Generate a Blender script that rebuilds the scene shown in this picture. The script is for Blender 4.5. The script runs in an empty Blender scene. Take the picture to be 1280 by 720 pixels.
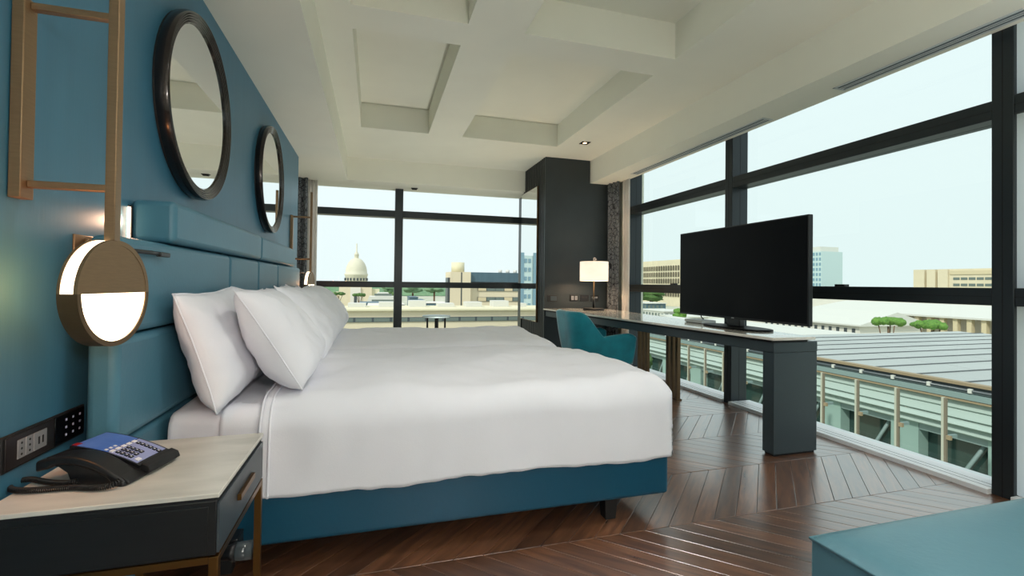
import bpy, bmesh, math, random
from mathutils import Vector, Matrix, noise
random.seed(7)
sc = bpy.context.scene
C = sc.collection
PI = math.pi

# ------------------------------------------------------------------ camera
F = 585.9; YAW, PIT, ROL = [math.radians(a) for a in (16.334, 0.664, 0.6976)]
fw = Vector((math.sin(YAW)*math.cos(PIT), math.cos(YAW)*math.cos(PIT), math.sin(PIT)))
r0 = Vector((math.cos(YAW), -math.sin(YAW), 0)); u0 = r0.cross(fw)
rt = r0*math.cos(ROL) + u0*math.sin(ROL); up = -r0*math.sin(ROL) + u0*math.cos(ROL)
cam = bpy.data.cameras.new('camera'); co = bpy.data.objects.new('camera', cam); C.objects.link(co)
CAM = Vector((0, 0, 1.05))
co.matrix_world = Matrix(((rt.x, up.x, -fw.x, CAM.x), (rt.y, up.y, -fw.y, CAM.y), (rt.z, up.z, -fw.z, CAM.z), (0, 0, 0, 1)))
cam.sensor_width = 36; cam.lens = 36*F/1280; cam.shift_y = -12.5/1280
cam.clip_start = 0.02; cam.clip_end = 3000
sc.camera = co
def proj(p):
    d = Vector(p) - CAM; z = d.dot(fw)
    return (640 + F*d.dot(rt)/z, 347.5 - F*d.dot(up)/z, z) if z > 0.05 else None

# ------------------------------------------------------------------ sky, sun, exposure
w = bpy.data.worlds.new('sky'); sc.world = w; w.use_nodes = True
nt = w.node_tree; nt.nodes.clear()
out = nt.nodes.new('ShaderNodeOutputWorld'); bg = nt.nodes.new('ShaderNodeBackground')
tc = nt.nodes.new('ShaderNodeTexCoord'); sp = nt.nodes.new('ShaderNodeSeparateXYZ'); rmp = nt.nodes.new('ShaderNodeValToRGB')
rmp.color_ramp.elements[0].position = 0.0; rmp.color_ramp.elements[0].color = (0.80, 0.905, 0.90, 1)
rmp.color_ramp.elements[1].position = 0.9; rmp.color_ramp.elements[1].color = (0.86, 0.955, 1.0, 1)
nt.links.new(tc.outputs['Generated'], sp.inputs[0]); nt.links.new(sp.outputs['Z'], rmp.inputs[0])
nt.links.new(rmp.outputs[0], bg.inputs[0]); nt.links.new(bg.outputs[0], out.inputs[0])
bg.inputs[1].default_value = 0.84
sun = bpy.data.lights.new('sun', 'SUN'); sun.energy = 2.1; sun.angle = math.radians(3); sun.color = (1.0, 0.95, 0.86)
so = bpy.data.objects.new('sun', sun); C.objects.link(so)
so.rotation_euler = Vector((0.62, 0.42, -0.66)).to_track_quat('-Z', 'Y').to_euler()
vs = sc.view_settings
sc.display_settings.display_device = 'sRGB'
vs.view_transform = 'Standard'; vs.look = 'None'; vs.gamma = 1.0; vs.exposure = 0.4; vs.use_curve_mapping = False

# ------------------------------------------------------------------ materials
def lin(v):
    v /= 255.0
    return v/12.92 if v <= 0.04045 else ((v+0.055)/1.055)**2.4
def rgb(r, g, b): return (lin(r), lin(g), lin(b), 1.0)
MATS = {}
def mat(name, col, rough=0.5, metal=0.0, spec=0.5, emit=None, estr=0.0, sheen=0.0, coat=0.0, var=0.0, nscale=8.0, bump=0.0, bscale=60.0,
        stretch=(1, 1, 1), col2=None, objvar=0.0, coords='Object', trans=0.0, subsurf=0.0):
    m = bpy.data.materials.new(name); m.use_nodes = True; t = m.node_tree; b = t.nodes['Principled BSDF']
    b.inputs['Base Color'].default_value = col; b.inputs['Roughness'].default_value = rough; b.inputs['Metallic'].default_value = metal
    b.inputs['Specular IOR Level'].default_value = spec
    b.inputs['Sheen Weight'].default_value = sheen; b.inputs['Coat Weight'].default_value = coat
    if sheen: b.inputs['Sheen Roughness'].default_value = 0.35
    if emit: b.inputs['Emission Color'].default_value = emit; b.inputs['Emission Strength'].default_value = estr
    if trans: b.inputs['Transmission Weight'].default_value = trans
    L = t.links.new
    if var or bump or col2:
        tc = t.nodes.new('ShaderNodeTexCoord'); mp = t.nodes.new('ShaderNodeMapping'); mp.inputs['Scale'].default_value = stretch
        L(tc.outputs[coords], mp.inputs[0])
    src = None
    if var or col2:
        n = t.nodes.new('ShaderNodeTexNoise'); n.inputs['Scale'].default_value = nscale; n.inputs['Detail'].default_value = 5
        L(mp.outputs[0], n.inputs['Vector'])
        mx = t.nodes.new('ShaderNodeMix'); mx.data_type = 'RGBA'
        c2 = col2 or tuple(list(x*(1-var) for x in col[:3]) + [1])
        c1 = col if col2 else tuple(list(min(1, x*(1+var)) for x in col[:3]) + [1])
        mx.inputs['A'].default_value = c1; mx.inputs['B'].default_value = c2
        mr = t.nodes.new('ShaderNodeMapRange'); mr.inputs[1].default_value = 0.32; mr.inputs[2].default_value = 0.68
        L(n.outputs['Fac'], mr.inputs[0]); L(mr.outputs[0], mx.inputs['Factor']); src = mx.outputs['Result']
        L(src, b.inputs['Base Color'])
    if objvar:
        oi = t.nodes.new('ShaderNodeObjectInfo'); hs = t.nodes.new('ShaderNodeHueSaturation')
        mr = t.nodes.new('ShaderNodeMapRange'); mr.inputs[3].default_value = 1-objvar; mr.inputs[4].default_value = 1+objvar
        L(oi.outputs['Random'], mr.inputs[0]); L(mr.outputs[0], hs.inputs['Value'])
        if src: L(src, hs.inputs['Color'])
        else: hs.inputs['Color'].default_value = col
        L(hs.outputs[0], b.inputs['Base Color'])
    if bump:
        n2 = t.nodes.new('ShaderNodeTexNoise'); n2.inputs['Scale'].default_value = bscale; n2.inputs['Detail'].default_value = 3
        bp = t.nodes.new('ShaderNodeBump'); bp.inputs['Strength'].default_value = bump; bp.inputs['Distance'].default_value = 0.01
        L(mp.outputs[0], n2.inputs['Vector']); L(n2.outputs['Fac'], bp.inputs['Height']); L(bp.outputs[0], b.inputs['Normal'])
    MATS[name] = m
    return m
def glass(name, tint, refl=1.0, base=0.03):
    m = bpy.data.materials.new(name); m.use_nodes = True; t = m.node_tree; t.nodes.clear()
    o = t.nodes.new('ShaderNodeOutputMaterial'); tr = t.nodes.new('ShaderNodeBsdfTransparent'); gl = t.nodes.new('ShaderNodeBsdfGlossy')
    mx = t.nodes.new('ShaderNodeMixShader'); lw = t.nodes.new('ShaderNodeLayerWeight'); lw.inputs['Blend'].default_value = 0.5
    pw = t.nodes.new('ShaderNodeMath'); pw.operation = 'POWER'; pw.inputs[1].default_value = 5.0; t.links.new(lw.outputs['Facing'], pw.inputs[0])
    fr = t.nodes.new('ShaderNodeMapRange'); fr.inputs[3].default_value = base; fr.inputs[4].default_value = 0.75; t.links.new(pw.outputs[0], fr.inputs[0])
    tr.inputs[0].default_value = tint; gl.inputs['Roughness'].default_value = 0.0; gl.inputs[0].default_value = (refl, refl, refl, 1)
    t.links.new(fr.outputs[0], mx.inputs[0]); t.links.new(tr.outputs[0], mx.inputs[1]); t.links.new(gl.outputs[0], mx.inputs[2])
    t.links.new(mx.outputs[0], o.inputs[0]); MATS[name] = m
    return m

mat('white_paint', rgb(232, 232, 218), 0.65, var=0.015, nscale=3)
mat('teal_wall', rgb(58, 112, 137), 0.43, spec=0.6, var=0.05, nscale=6, bump=0.03, bscale=40, stretch=(3, 3, 0.3))
mat('teal_leather', rgb(72, 122, 142), 0.42, var=0.05, nscale=4, bump=0.06, bscale=70)
mat('teal_base', rgb(8, 78, 106), 0.42, var=0.05, nscale=4, bump=0.06, bscale=70)
mat('teal_ottoman', rgb(94, 142, 158), 0.4, var=0.05, nscale=4, bump=0.06, bscale=70)
mat('velvet', rgb(14, 132, 150), 0.75, sheen=0.6, var=0.16, nscale=9, bump=0.1, bscale=120)
mat('dark_gap', rgb(14, 16, 20), 0.7)
mat('linen', rgb(240, 241, 249), 0.8, sheen=0.1, var=0.01, bump=0.05, bscale=220)
mat('brass', rgb(142, 116, 86), 0.42, metal=0.6, var=0.06, nscale=30, stretch=(1, 1, 8))
mat('brass_dark', rgb(104, 82, 56), 0.42, metal=0.6, var=0.05, nscale=30)
mat('bronze', rgb(120, 84, 44), 0.32, metal=0.9)
mat('lamp_glow', rgb(255, 226, 190), 0.6, emit=(1.0, 0.80, 0.56, 1), estr=2.6)
mat('led_glow', rgb(255, 224, 190), 0.6, emit=(1.0, 0.68, 0.45, 1), estr=6.0)
mat('black_plastic', rgb(22, 23, 25), 0.38)
mat('black_matte', rgb(20, 20, 21), 0.6)
mat('black_wood', rgb(20, 20, 21), 0.45, var=0.2, nscale=12, stretch=(1, 6, 6))
mat('drawer_grey', rgb(62, 70, 76), 0.4, var=0.05)
mat('marble', rgb(226, 221, 211), 0.25, col2=rgb(206, 202, 192), nscale=5, stretch=(1, 3, 1))
mat('frame_metal', rgb(42, 49, 53), 0.33, metal=0.35)
mat('frame_side', rgb(60, 74, 80), 0.3, metal=0.6)
mat('alu_sill', rgb(244, 246, 249), 0.35)
mat('groove', rgb(70, 76, 82), 0.5)
mat('cabinet_green', rgb(42, 50, 54), 0.42, var=0.06, nscale=5)
mat('slat_dark', rgb(30, 33, 36), 0.45)
mat('mirror', (0.93, 0.94, 0.93, 1), 0.01, metal=1.0)
mat('mirror_frame', rgb(44, 37, 35), 0.22, metal=0.55, coat=0.4)
mat('desk_top', rgb(240, 234, 224), 0.16, col2=rgb(228, 222, 212), nscale=4, coat=0.6)
mat('desk_body', rgb(60, 72, 78), 0.42, metal=0.2)
mat('tv_screen', rgb(5, 8, 14), 0.4, spec=0.12)
mat('tv_bezel', rgb(44, 46, 48), 0.35, metal=0.5)
mat('shade', rgb(248, 240, 230), 0.9, emit=(1.0, 0.80, 0.62, 1), estr=0.55, bump=0.05, bscale=200)
mat('sheer', rgb(244, 240, 236), 0.9, bump=0.02)
mat('plate', rgb(66, 60, 60), 0.3, metal=0.7)
mat('plate_light', rgb(150, 150, 152), 0.4, metal=0.3)
mat('plate_glass', rgb(12, 13, 15), 0.08)
mat('key_icon', rgb(190, 200, 230), 0.5)
mat('phone_blue', rgb(70, 108, 190), 0.3, col2=rgb(92, 128, 205), nscale=20)
mat('phone_pale', rgb(150, 160, 205), 0.4)
mat('phone_key', rgb(30, 32, 40), 0.4)
mat('white_key', rgb(235, 235, 240), 0.5)
mat('red_lamp', rgb(150, 22, 26), 0.4)
mat('clear_plastic', rgb(74, 82, 86), 0.1, spec=0.6)
mat('vent_metal', rgb(196, 202, 202), 0.5)
mat('vent_dark', rgb(88, 100, 104), 0.7)
mat('globe_glow', rgb(255, 240, 220), 0.5, emit=(1.0, 0.95, 0.91, 1), estr=95)
mat('globe_lens', rgb(255, 240, 220), 0.5, emit=(1.0, 0.95, 0.85, 1), estr=4)
mat('spot_glow', rgb(255, 220, 170), 0.5, emit=(1.0, 0.75, 0.42, 1), estr=3)
mat('teal_top', rgb(70, 120, 130), 0.2)
# wood planks
def wood(name):
    m = mat(name, rgb(92, 57, 36), 0.27, spec=0.6, coat=1.0); m.node_tree.nodes['Principled BSDF'].inputs['Coat Roughness'].default_value = 0.27; m.node_tree.nodes['Principled BSDF'].inputs['Coat IOR'].default_value = 2.6
    t = m.node_tree; b = t.nodes['Principled BSDF']; L = t.links.new
    geo = t.nodes.new('ShaderNodeTexCoord'); oi = t.nodes.new('ShaderNodeObjectInfo')
    add = t.nodes.new('ShaderNodeVectorMath'); add.operation = 'ADD'; mul = t.nodes.new('ShaderNodeVectorMath'); mul.operation = 'SCALE'
    L(oi.outputs['Location'], mul.inputs[0]); mul.inputs['Scale'].default_value = 7.31
    L(geo.outputs['UV'], add.inputs[0]); L(mul.outputs[0], add.inputs[1])
    mp = t.nodes.new('ShaderNodeMapping'); mp.inputs['Scale'].default_value = (3.0, 26.0, 1); L(add.outputs[0], mp.inputs[0])
    n = t.nodes.new('ShaderNodeTexNoise'); n.inputs['Scale'].default_value = 1.3; n.inputs['Detail'].default_value = 8; n.inputs['Distortion'].default_value = 0.7
    L(mp.outputs[0], n.inputs['Vector'])
    cr = t.nodes.new('ShaderNodeValToRGB'); e = cr.color_ramp.elements
    e[0].position = 0.25; e[0].color = rgb(80, 47, 29); e[1].position = 0.75; e[1].color = rgb(142, 95, 65)
    L(n.outputs['Fac'], cr.inputs[0])
    hs = t.nodes.new('ShaderNodeHueSaturation'); mr = t.nodes.new('ShaderNodeMapRange'); mr.inputs[3].default_value = 0.65; mr.inputs[4].default_value = 1.35
    L(oi.outputs['Random'], mr.inputs[0]); L(mr.outputs[0], hs.inputs['Value']); L(cr.outputs[0], hs.inputs['Color']); L(hs.outputs[0], b.inputs['Base Color'])
    mr2 = t.nodes.new('ShaderNodeMapRange'); mr2.inputs[3].default_value = 0.24; mr2.inputs[4].default_value = 0.36
    L(n.outputs['Fac'], mr2.inputs[0]); L(mr2.outputs[0], b.inputs['Roughness'])
    bp = t.nodes.new('ShaderNodeBump'); bp.inputs['Strength'].default_value = 0.12; bp.inputs['Distance'].default_value = 0.004
    L(n.outputs['Fac'], bp.inputs['Height']); L(bp.outputs[0], b.inputs['Normal'])
wood('plank_wood')
# patterned curtain: irregular dark lines on grey
def curtain_mat():
    m = mat('curtain_pattern', rgb(120, 124, 128), 0.85)
    t = m.node_tree; b = t.nodes['Principled BSDF']; L = t.links.new
    tc = t.nodes.new('ShaderNodeTexCoord'); v = t.nodes.new('ShaderNodeTexVoronoi'); v.feature = 'DISTANCE_TO_EDGE'; v.inputs['Scale'].default_value = 17
    v.distance = 'MANHATTAN' if hasattr(v, 'distance') and False else v.distance
    L(tc.outputs['UV'], v.inputs['Vector'])
    cr = t.nodes.new('ShaderNodeValToRGB'); e = cr.color_ramp.elements
    e[0].position = 0.035; e[0].color = rgb(40, 43, 49); e[1].position = 0.075; e[1].color = rgb(112, 117, 122)
    L(v.outputs['Distance'], cr.inputs[0]); L(cr.outputs[0], b.inputs['Base Color'])
curtain_mat()
def translucent(name, col, mixf):
    m = MATS[name]; t = m.node_tree; b = t.nodes['Principled BSDF']; o = [x for x in t.nodes if x.type == 'OUTPUT_MATERIAL'][0]
    tr = t.nodes.new('ShaderNodeBsdfTranslucent'); tr.inputs[0].default_value = col
    mx = t.nodes.new('ShaderNodeMixShader'); mx.inputs[0].default_value = mixf
    t.links.new(b.outputs[0], mx.inputs[1]); t.links.new(tr.outputs[0], mx.inputs[2]); t.links.new(mx.outputs[0], o.inputs[0])
translucent('sheer', (0.95, 0.93, 0.9, 1), 0.45)
glass('glass_far', (0.97, 0.995, 1.0, 1), 0.8, 0.01)
glass('glass_right', (0.90, 0.965, 0.95, 1), 0.8)
mf = mat('glass_frosted', rgb(228, 236, 238), 0.35); translucent('glass_frosted', (0.86, 0.93, 0.95, 1), 0.8)
# outdoors
mat('cream_stone', rgb(216, 204, 176), 0.8, var=0.04, nscale=0.3)
mat('cream_tower', rgb(216, 210, 178), 0.8, var=0.04, nscale=0.3)
mat('white_stone', rgb(216, 212, 202), 0.8, var=0.03, nscale=0.2)
mat('far_window', rgb(104, 116, 110), 0.3)
mat('far_window_dark', rgb(66, 74, 78), 0.3)
mat('slate_blue', rgb(72, 98, 110), 0.5, var=0.12, nscale=0.8, stretch=(4, 4, 0.2))
mat('dome_stone', rgb(208, 204, 182), 0.7, var=0.04, nscale=0.2)
mat('leaf', rgb(84, 118, 58), 0.85, col2=rgb(58, 88, 44), nscale=2.5, bump=0.4, bscale=3)
mat('leaf_bright', rgb(108, 150, 62), 0.85, col2=rgb(70, 112, 44), nscale=4.5, bump=0.5, bscale=5)
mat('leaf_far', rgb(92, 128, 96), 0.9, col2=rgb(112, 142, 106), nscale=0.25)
mat('trunk', rgb(110, 86, 66), 0.9)
mat('ground', rgb(196, 194, 180), 0.95, col2=rgb(160, 166, 140), nscale=0.05, coords='Object')
mat('roof_panel', rgb(166, 171, 168), 0.45, objvar=0.05, var=0.03, nscale=0.7)
mat('roof_gap', rgb(96, 101, 103), 0.7)
mat('eave_brown', rgb(150, 132, 104), 0.6)
mat('louvre', rgb(168, 184, 176), 0.45, var=0.03, nscale=0.6)
mat('louvre_grey', rgb(128, 148, 146), 0.5)
mat('post_cream', rgb(182, 182, 166), 0.5)
mat('post_shaded', rgb(122, 112, 96), 0.5)
mat('hall_glass', rgb(44, 66, 62), 0.06, spec=0.6)
mat('concrete', rgb(140, 166, 158), 0.7, var=0.05, nscale=0.8)
mat('glass_tower', rgb(186, 206, 206), 0.3)
mat('glass_tower_blue', rgb(120, 152, 168), 0.25)
mat('roof_white', rgb(206, 206, 198), 0.7)
mat('arch_dark', rgb(96, 90, 74), 0.8)
mat('tan_stone', rgb(206, 192, 158), 0.8)

# ------------------------------------------------------------------ mesh helpers
class MB:
    def __init__(s): s.v = []; s.f = []; s.uv = None; s.sm = []
    def add(s, vs, fs, smooth=False):
        o = len(s.v); s.v += [tuple(x) for x in vs]; s.f += [tuple(i+o for i in f) for f in fs]; s.sm += [smooth]*len(fs); return s
    def box(s, x0, x1, y0, y1, z0, z1):
        v = [(x, y, z) for z in (z0, z1) for y in (y0, y1) for x in (x0, x1)]
        return s.add(v, [(0, 2, 3, 1), (4, 5, 7, 6), (0, 1, 5, 4), (2, 6, 7, 3), (0, 4, 6, 2), (1, 3, 7, 5)])
    def prism(s, pts, a, b, axis='z', smooth=False):   # polygon pts extruded a..b along axis
        def P(p, t):
            return (p[0], p[1], t) if axis == 'z' else ((p[0], t, p[1]) if axis == 'y' else (t, p[0], p[1]))
        n = len(pts); v = [P(p, a) for p in pts] + [P(p, b) for p in pts]
        o = len(s.v); s.v += v
        area = sum(pts[i][0]*pts[(i+1) % n][1]-pts[(i+1) % n][0]*pts[i][1] for i in range(n))
        flip = (area < 0) != (axis == 'y')
        fs = [tuple(range(n))[::-1], tuple(range(n, 2*n))] + [(i, (i+1) % n, n+(i+1) % n, n+i) for i in range(n)]
        if flip: fs = [f[::-1] for f in fs]
        s.f += [tuple(i+o for i in f) for f in fs]; s.sm += [False, False] + [smooth]*n
        return s
    def cyl(s, c, r, a, b, axis='z', n=24, r2=None):
        r2 = r if r2 is None else r2
        def P(x, y, t):
            return (c[0]+x, c[1]+y, t) if axis == 'z' else ((c[0]+x, t, c[1]+y) if axis == 'y' else (t, c[0]+x, c[1]+y))
        v = []
        for t, rr in ((a, r), (b, r2)): v += [P(rr*math.cos(2*PI*i/n), rr*math.sin(2*PI*i/n), t) for i in range(n)]
        fs = [(i, (i+1) % n, n+(i+1) % n, n+i) for i in range(n)]; caps = [tuple(range(n))[::-1], tuple(range(n, 2*n))]
        if (axis == 'y') != (b < a): fs = [f[::-1] for f in fs]; caps = [f[::-1] for f in caps]
        o = len(s.v); s.v += v
        s.f += [tuple(i+o for i in f) for f in fs+caps]; s.sm += [True]*n + [False]*2
        return s
    def lathe(s, prof, c=(0, 0, 0), axis='z', n=48, smooth=True):   # prof: (r, t)
        k = len(prof); v = []
        for i in range(n):
            a = 2*PI*i/n
            for r, t in prof:
                x, y = r*math.cos(a), r*math.sin(a)
                q = (x, y, t) if axis == 'z' else ((y, x, t)[0:0] + ((x, t, y) if axis == 'y' else (t, x, y)))
                v.append((c[0]+q[0], c[1]+q[1], c[2]+q[2]))
        fs = []
        for i in range(n):
            for j in range(k-1):
                a, b = i*k+j, ((i+1) % n)*k+j
                fs.append((a, b, b+1, a+1))
        return s.add(v, fs, smooth)
    def tube(s, pts, r, n=8, closed=False, taper=None):
        pts = [Vector(p) for p in pts]; k = len(pts); v = []; up0 = Vector((0.13, 0.21, 0.97)).normalized()
        for i, p in enumerate(pts):
            a = pts[(i-1) % k] if (closed or i > 0) else pts[0]; b = pts[(i+1) % k] if (closed or i < k-1) else pts[-1]
            t = (b-a).normalized(); x = t.cross(up0)
            if x.length < 1e-3: x = t.cross(Vector((1, 0, 0)))
            x.normalize(); y = t.cross(x); rr = r if taper is None else r*taper[i]
            v += [p + x*rr*math.cos(2*PI*j/n) + y*rr*math.sin(2*PI*j/n) for j in range(n)]
        fs = []
        for i in range(k if closed else k-1):
            for j in range(n):
                a = i*n+j; b = i*n+(j+1) % n; c2 = ((i+1) % k)*n+(j+1) % n; d = ((i+1) % k)*n+j
                fs.append((a, b, c2, d))
        if not closed: fs += [tuple(range(n))[::-1], tuple(range((k-1)*n, k*n))]
        return s.add(v, fs, True)
    def grid(s, fn, nu, nv, smooth=True, uvfn=None):
        v = [fn(i/nu, j/nv) for j in range(nv+1) for i in range(nu+1)]
        fs = [(j*(nu+1)+i, j*(nu+1)+i+1, (j+1)*(nu+1)+i+1, (j+1)*(nu+1)+i) for j in range(nv) for i in range(nu)]
        if uvfn: s.uv = [uvfn(i/nu, j/nv) for j in range(nv+1) for i in range(nu+1)]
        return s.add(v, fs, smooth)
    def ellipsoid(s, c, rx, ry, rz, nu=20, nv=12, nz=0.0, ns=1.0, seed=0.0):
        v = [];
        for j in range(nv+1):
            th = PI*j/nv
            for i in range(nu):
                ph = 2*PI*i/nu; d = Vector((math.sin(th)*math.cos(ph), math.sin(th)*math.sin(ph), math.cos(th)))
                k = 1 + (nz*noise.noise(d*ns + Vector((seed, seed*1.7, 3.1))) if nz else 0)
                v.append((c[0]+rx*d.x*k, c[1]+ry*d.y*k, c[2]+rz*d.z*k))
        fs = [(j*nu+i, (j+1)*nu+i, (j+1)*nu+(i+1) % nu, j*nu+(i+1) % nu) for j in range(nv) for i in range(nu)]
        return s.add(v, fs, True)
    def mesh(s, name):
        m = bpy.data.meshes.new(name); m.from_pydata(s.v, [], s.f)
        m.polygons.foreach_set('use_smooth', s.sm)
        if s.uv:
            l = m.uv_layers.new(name='UVMap')
            for lp in m.loops: l.data[lp.index].uv = s.uv[lp.vertex_index]
        m.update(); return m
    def build(s, name, material, parent=None, bevel=0, seg=2, local=False, merge=False, subd=0):
        """world coordinates in; origin goes to the parent thing's base, or to the base of a top-level mesh"""
        if parent is None:
            xs = [p[0] for p in s.v]; ys = [p[1] for p in s.v]; zs = [p[2] for p in s.v]
            org = Vector(((min(xs)+max(xs))/2, (min(ys)+max(ys))/2, min(zs)))
        else:
            org = Vector((0, 0, 0)) if local else root_loc(parent)
        if not local: s.v = [(p[0]-org.x, p[1]-org.y, p[2]-org.z) for p in s.v]
        m = s.mesh(name)
        if merge:
            bm = bmesh.new(); bm.from_mesh(m); bmesh.ops.remove_doubles(bm, verts=bm.verts, dist=1e-5); bmesh.ops.recalc_face_normals(bm, faces=bm.faces)
            bm.to_mesh(m); bm.free()
        if material: m.materials.append(MATS[material])
        o = bpy.data.objects.new(name, m); C.objects.link(o)
        if parent is None: o.location = org
        else: o.parent = parent
        if bevel:
            b = o.modifiers.new('bevel', 'BEVEL'); b.width = bevel; b.segments = seg; b.limit_method = 'ANGLE'; b.angle_limit = math.radians(35); b.harden_normals = False
            for p in m.polygons: p.use_smooth = True
            try: m.set_sharp_from_angle(angle=math.radians(50))
            except Exception: pass
        if subd:
            q = o.modifiers.new('sub', 'SUBSURF'); q.levels = subd; q.render_levels = subd
        return o
def root_loc(o):
    v = Vector((0, 0, 0))
    while o: v += o.location; o = o.parent
    return v
def tag(o, label=None, cat=None, group=None, kind=None):
    if label: o['label'] = label
    if cat: o['category'] = cat
    if group: o['group'] = group
    if kind: o['kind'] = kind
    return o
def thing(name, label, cat, loc=(0, 0, 0), rotz=0, group=None):
    o = bpy.data.objects.new(name, None); C.objects.link(o); o.location = loc; o.rotation_euler = (0, 0, rotz); o.empty_display_size = 0.1
    return tag(o, label, cat, group)
def struct(name, loc=(0, 0, 0)):
    o = bpy.data.objects.new(name, None); C.objects.link(o); o.location = loc; o['kind'] = 'structure'; return o
def B(*a): return MB().box(*a)
def dup_tree(o, parent=None):
    c = o.copy(); C.objects.link(c); c.parent = parent
    for ch in list(o.children): dup_tree(ch, c)
    return c
def bez(P, n):
    o = []
    for k in range(0, len(P)-1, 3):
        a, b_, c_, d = [Vector(p) for p in P[k:k+4]]
        for i in range(n):
            u = i/n; o.append(a*(1-u)**3+b_*3*u*(1-u)**2+c_*3*u*u*(1-u)+d*u**3)
    o.append(Vector(P[-1])); return o
def nz(x, y, z=0.0): return noise.noise(Vector((x, y, z)))

# ------------------------------------------------------------------ the room shell
XW = -0.80                      # face of the bed wall
B(-1.0, XW, -2.2, 5.45, -0.05, 2.60).build('wall_left', 'teal_wall')['kind'] = 'structure'
B(-1.35, -1.2, 5.2, 7.1, -0.05, 2.60).build('wall_recess', 'white_paint')['kind'] = 'structure'
B(-1.2, 3.3, -2.35, -2.2, -0.05, 2.60).build('wall_back', 'white_paint')['kind'] = 'structure'
# ceiling: soffits, main field and coffers in one stepped sheet
xs = [-1.35, -0.36, -0.16, 0.54, 0.91, 2.045, 2.70, 3.055, 3.26]
ys = [-2.35, -1.15, 0.62, 0.90, 2.885, 3.16, 5.15, 6.44, 7.0]
ZS, ZM, ZC = 2.375, 2.672, 2.93
def lev(i, j):
    if i == 0 or j == 7: return ZS if i < 7 else 2.52
    if i == 6: return ZS
    if i == 7: return 2.52
    if i in (2, 4) and j in (1, 3, 5): return ZC
    return ZM
cb = MB()
for i in range(8):
    for j in range(8):
        z = lev(i, j)
        cb.add([(xs[i], ys[j], z), (xs[i+1], ys[j], z), (xs[i+1], ys[j+1], z), (xs[i], ys[j+1], z)], [(0, 3, 2, 1)])
        if i < 7 and lev(i+1, j) != z:
            z2 = lev(i+1, j); x = xs[i+1]; cb.add([(x, ys[j], z), (x, ys[j+1], z), (x, ys[j+1], z2), (x, ys[j], z2)], [(0, 1, 2, 3)])
        if j < 7 and lev(i, j+1) != z:
            z2 = lev(i, j+1); y = ys[j+1]; cb.add([(xs[i], y, z), (xs[i+1], y, z), (xs[i+1], y, z2), (xs[i], y, z2)], [(0, 1, 2, 3)])
cb.box(-1.35, 3.4, -2.35, 7.1, 2.96, 3.2)
cb.build('ceiling', 'white_paint', merge=False)['kind'] = 'structure'

# floor with chevron planks
fl = B(-1.35, 3.30, -2.35, 7.1, -0.30, -0.006).build('floor', 'dark_gap'); fl['kind'] = 'structure'
RW, PW, Y0 = 0.483, 0.118, 1.775
def plank_mesh(sgn):
    g = 0.0011; m = MB(); d = RW/2 - g; hw = PW/2 - g*1.4; e = 0.0014
    def ring(dd, ww, z): return [(-ww - sgn*dd, -dd, z), (ww - sgn*dd, -dd, z), (ww + sgn*dd, dd, z), (-ww + sgn*dd, dd, z)]
    m.add(ring(d, hw, -0.006) + ring(d, hw, -e*0.5) + ring(d-e, hw-e, 0.0),
          [(0, 1, 5, 4), (1, 2, 6, 5), (2, 3, 7, 6), (3, 0, 4, 7), (4, 5, 9, 8), (5, 6, 10, 9), (6, 7, 11, 10), (7, 4, 8, 11), (8, 9, 10, 11)])
    m.uv = [((p[1]*1.414), (p[0]-sgn*p[1])*0.707) for p in m.v]
    me = m.mesh('plank'); me.materials.append(MATS['plank_wood']); return me, m
pm = {1: plank_mesh(1), -1: plank_mesh(-1)}
XMAX = 3.19
cut_cache = {}
def cut_mesh(mb, xc):
    key = (id(mb), round(xc, 3))
    if key in cut_cache: return cut_cache[key]
    top = [Vector(v) for v in mb.v[0:4]]; lim = XMAX - xc; pts = []
    for i in range(4):
        a, b = top[i], top[(i+1) % 4]
        if a.x <= lim: pts.append((a.x, a.y))
        if (a.x <= lim) != (b.x <= lim):
            q = a.lerp(b, (lim-a.x)/(b.x-a.x)); pts.append((q.x, q.y))
    if len(pts) < 3: cut_cache[key] = None; return None
    m = MB().prism(pts, -0.006, 0.0); sg = 1 if mb is pm[1][1] else -1
    m.uv = [(p[1]*1.414, (p[0]-sg*p[1])*0.707) for p in m.v]
    me = m.mesh('plank'); me.materials.append(MATS['plank_wood']); cut_cache[key] = me; return me
cells = []
for k in range(-7, 11):
    sgn = 1 if k % 2 == 0 else -1
    yc = Y0 + RW*(k+0.5)
    for i in range(-12, 42):
        xc = 0.01 + PW*i + (RW/2)*sgn + (RW/2 if k % 2 else -RW/2) + (0 if k % 2 == 0 else 0)
        if xc < -1.15 or xc > 3.32: continue
        score = 0
        p = proj((xc, yc, 0))
        if p and -120 < p[0] < 1400 and p[1] < 800:
            under_bed = (-0.8 < xc < 1.1 and 2.1 < yc < 4.5)
            if xc > -0.3 and not under_bed: score = 1/p[2]
        cells.append((score, xc, yc, sgn))
cells.sort(reverse=True)
rest = MB(); ruv = []
for n_, (s_, xc, yc, sgn) in enumerate(cells):
    dz = random.uniform(-0.0006, 0.0003)
    if n_ < 300 and s_ > 0:
        me = pm[sgn][0] if xc+RW/2+PW/2 < XMAX else cut_mesh(pm[sgn][1], xc)
        if me is None: continue
        o = bpy.data.objects.new('plank', me); C.objects.link(o); o.parent = fl
        o.location = Vector((xc, yc, dz)) - fl.location
    else:
        src = pm[sgn][1]; r_ = random.uniform(0, 9)
        if xc+RW/2+PW/2 > XMAX: continue
        rest.add([(v[0]+xc, v[1]+yc, v[2]+dz) for v in src.v], src.f); ruv += [(u[0]+r_, u[1]+r_*1.7) for u in src.uv]
rest.uv = ruv
rest.build('plank_field', 'plank_wood', fl)['kind'] = 'stuff'

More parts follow.
